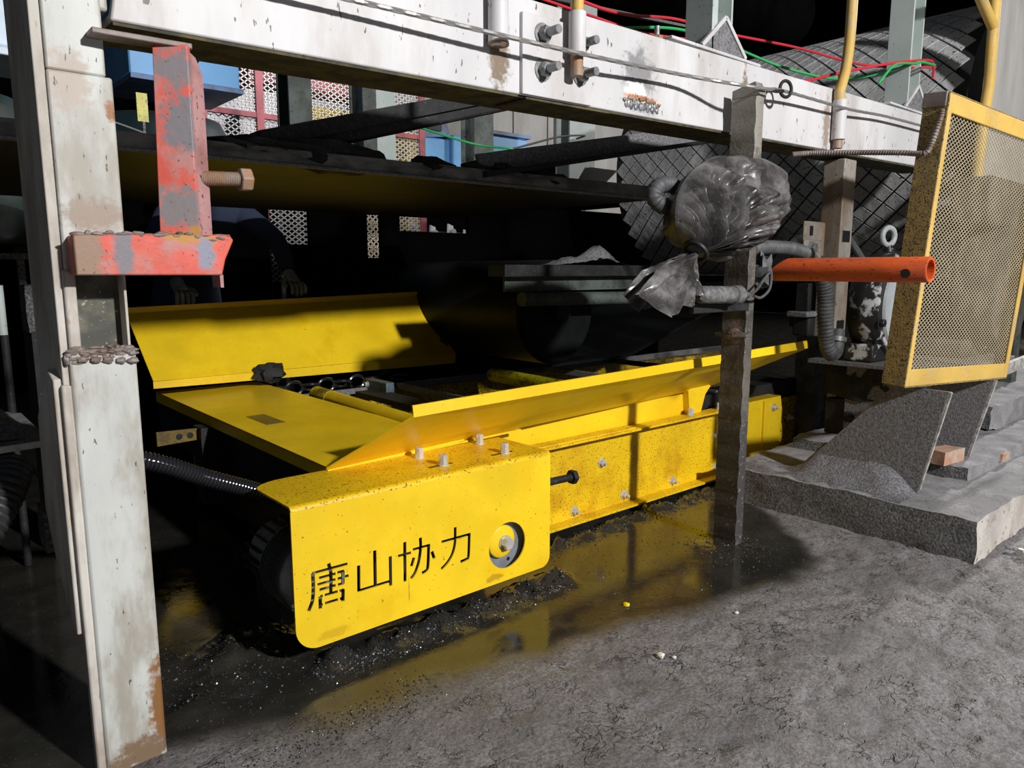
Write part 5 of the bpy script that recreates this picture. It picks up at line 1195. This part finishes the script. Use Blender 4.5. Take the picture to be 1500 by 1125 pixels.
# ================================================================== WORKER BEHIND THE FAR GUIDE PLATE
wk = thing('person', 'person in navy workwear and grey gloves leaning over the far yellow plate', 'person', (1.42, 4.35, 0))
def skin_mesh(joints, edges, name, root, levels=2):
    me = bpy.data.meshes.new(name); me.from_pydata([j[0] for j in joints], edges, [])
    ob = bpy.data.objects.new(name, me); COL.objects.link(ob)
    ob.modifiers.new('s', 'SKIN'); sm = ob.modifiers.new('u', 'SUBSURF'); sm.levels = levels; sm.render_levels = levels
    for i, j in enumerate(joints):
        me.skin_vertices[0].data[i].radius = (j[1], j[1]*(j[2] if len(j) > 2 else 1))
        me.skin_vertices[0].data[i].use_root = (i == root)
    bpy.context.view_layer.update()
    new = bpy.data.meshes.new_from_object(ob.evaluated_get(bpy.context.evaluated_depsgraph_get()))
    bpy.data.objects.remove(ob)
    for p in new.polygons: p.use_smooth = True
    return new
J = [((1.42, 4.62, 0.95), 0.15), ((1.42, 4.52, 1.10), 0.14), ((1.42, 4.36, 1.24), 0.15), ((1.42, 4.22, 1.345), 0.12), ((1.42, 4.15, 1.41), 0.055), ((1.42, 4.12, 1.47), 0.075), ((1.42, 4.10, 1.53), 0.088), ((1.42, 4.10, 1.59), 0.075),
     ((1.61, 4.20, 1.32), 0.075), ((1.745, 4.02, 1.16), 0.058), ((1.715, 3.83, 0.985), 0.040),
     ((1.23, 4.20, 1.30), 0.075), ((1.10, 4.02, 1.12), 0.058), ((1.13, 3.84, 0.955), 0.040),
     ((1.53, 4.63, 0.86), 0.11), ((1.55, 4.56, 0.50), 0.075), ((1.56, 4.62, 0.10), 0.055), ((1.57, 4.45, 0.04), 0.045),
     ((1.31, 4.63, 0.86), 0.11), ((1.29, 4.58, 0.50), 0.075), ((1.28, 4.66, 0.10), 0.055), ((1.27, 4.49, 0.04), 0.045)]
ED = [(0, 1), (1, 2), (2, 3), (3, 4), (4, 5), (5, 6), (6, 7), (3, 8), (8, 9), (9, 10), (3, 11), (11, 12), (12, 13), (0, 14), (14, 15), (15, 16), (16, 17), (0, 18), (18, 19), (19, 20), (20, 21)]
bm2 = skin_mesh(J, ED, 'body', 0)
bm2.materials.append(NAVY); bm2.materials.append(SKIN)
for p in bm2.polygons:
    c = p.center
    if c.z > 1.405 and c.y < 4.25: p.material_index = 1
bm2.transform(Matrix.Translation(-BASE[wk]))
bo = bpy.data.objects.new('body', bm2); COL.objects.link(bo); bo.parent = wk; BASE[bo] = BASE[wk]
MB().blob((1.42, 4.13, 1.575), 0.096, 0.105, 0.082, 16, 10, 0.1, 2).build('hair', HAIRM, wk)
for ex in (-0.03, 0.03): MB().blob((1.42+ex, 4.018, 1.535), 0.012, 0.008, 0.008, 8, 6).build('eye', HAIRM, wk)
MB().prism([(1.405, 1.505), (1.435, 1.505), (1.425, 1.54), (1.415, 1.54)], 'xz', 4.0, 4.05).build('nose', SKIN, wk)
MB().box(1.395, 1.445, 4.022, 4.04, 1.478, 1.486).build('mouth', MARO, wk)
for ex in (-0.088, 0.088): MB().blob((1.42+ex, 4.11, 1.525), 0.012, 0.02, 0.03, 8, 6).build('ear', SKIN, wk)
def glove(wrist, s):
    W = Vector(wrist)
    Jn = [(W+V(0, 0.03, 0.03), 0.034), (W+V(0, -0.03, -0.02), 0.036), (W+V(0, -0.065, -0.04), 0.034)]
    E_ = [(0, 1), (1, 2)]
    new = skin_mesh([(tuple(a), b, 0.8) for a, b in Jn], E_, 'glove', 1)
    new.transform(Matrix.Translation(-BASE[wk])); new.materials.append(GLOV)
    g = bpy.data.objects.new('glove', new); COL.objects.link(g); g.parent = wk; BASE[g] = BASE[wk]
    for k, (dx, ln) in enumerate(((-0.034, 0.055), (-0.012, 0.066), (0.011, 0.064), (0.032, 0.05))):
        a = W+V(dx*0.9, -0.07, -0.035)
        MB().tube(spline([a, a+V(dx*0.15, -0.028, -0.012), a+V(dx*0.2, -0.038, -0.012-ln*0.45), a+V(dx*0.2, -0.034, -0.012-ln*0.75)], 0.006), 0.0098, 10).blob(a+V(dx*0.2, -0.034, -0.012-ln*0.75), 0.0098, 0.0098, 0.0098, 10, 6).build('finger', GLOV, g)
    a = W+V(-0.034*s, -0.03, -0.02)
    MB().tube(spline([a, a+V(-0.022*s, -0.02, -0.012), a+V(-0.026*s, -0.045, -0.03)], 0.006), [0.012]*3 if 0 else 0.011, 10).blob(a+V(-0.026*s, -0.045, -0.03), 0.011, 0.011, 0.011, 10, 6).build('thumb', GLOV, g)
glove((1.708, 3.80, 0.965), 1)
glove((1.135, 3.81, 0.93), -1)

# ================================================================== SMALL THINGS ON THE FLOOR
bt_ = thing('loose_bolt', 'small zinc bolt lying on the floor beside the plinth', 'bolt', (3.02, 0.69, 0.0))
MB().tube([(2.985, 0.70, 0.014), (3.07, 0.685, 0.014)], 0.007, 10).build('shank', ZINC, bt_)
hexhead(MB(), (2.965, 0.704, 0.016), (1, -0.18, 0), 0.026, 0.02).build('hex_head', ZINC, bt_)
def pebble(lab, x, y, s, m):
    tag(MB().blob((x, y, ground_z(x, y, wetness(x, y))+s*0.5), s*1.1, s, s*0.7, 9, 6, 0.5, x*9).build('pebble', m), lab, 'pebble', 'pale pebbles on the mud')
pebble('largest pale pebble on the grey mud below the machine', 1.46, 1.10, 0.0105, PEB)
pebble('small pale pebble just right of the largest one', 1.485, 1.075, 0.006, PEB)
pebble('pale pebble out on the mud left of the plinth shadow', 1.83, 1.11, 0.006, PEB)
pebble('bright yellow paint chip lying in the puddle', 1.63, 1.36, 0.009, YEL)
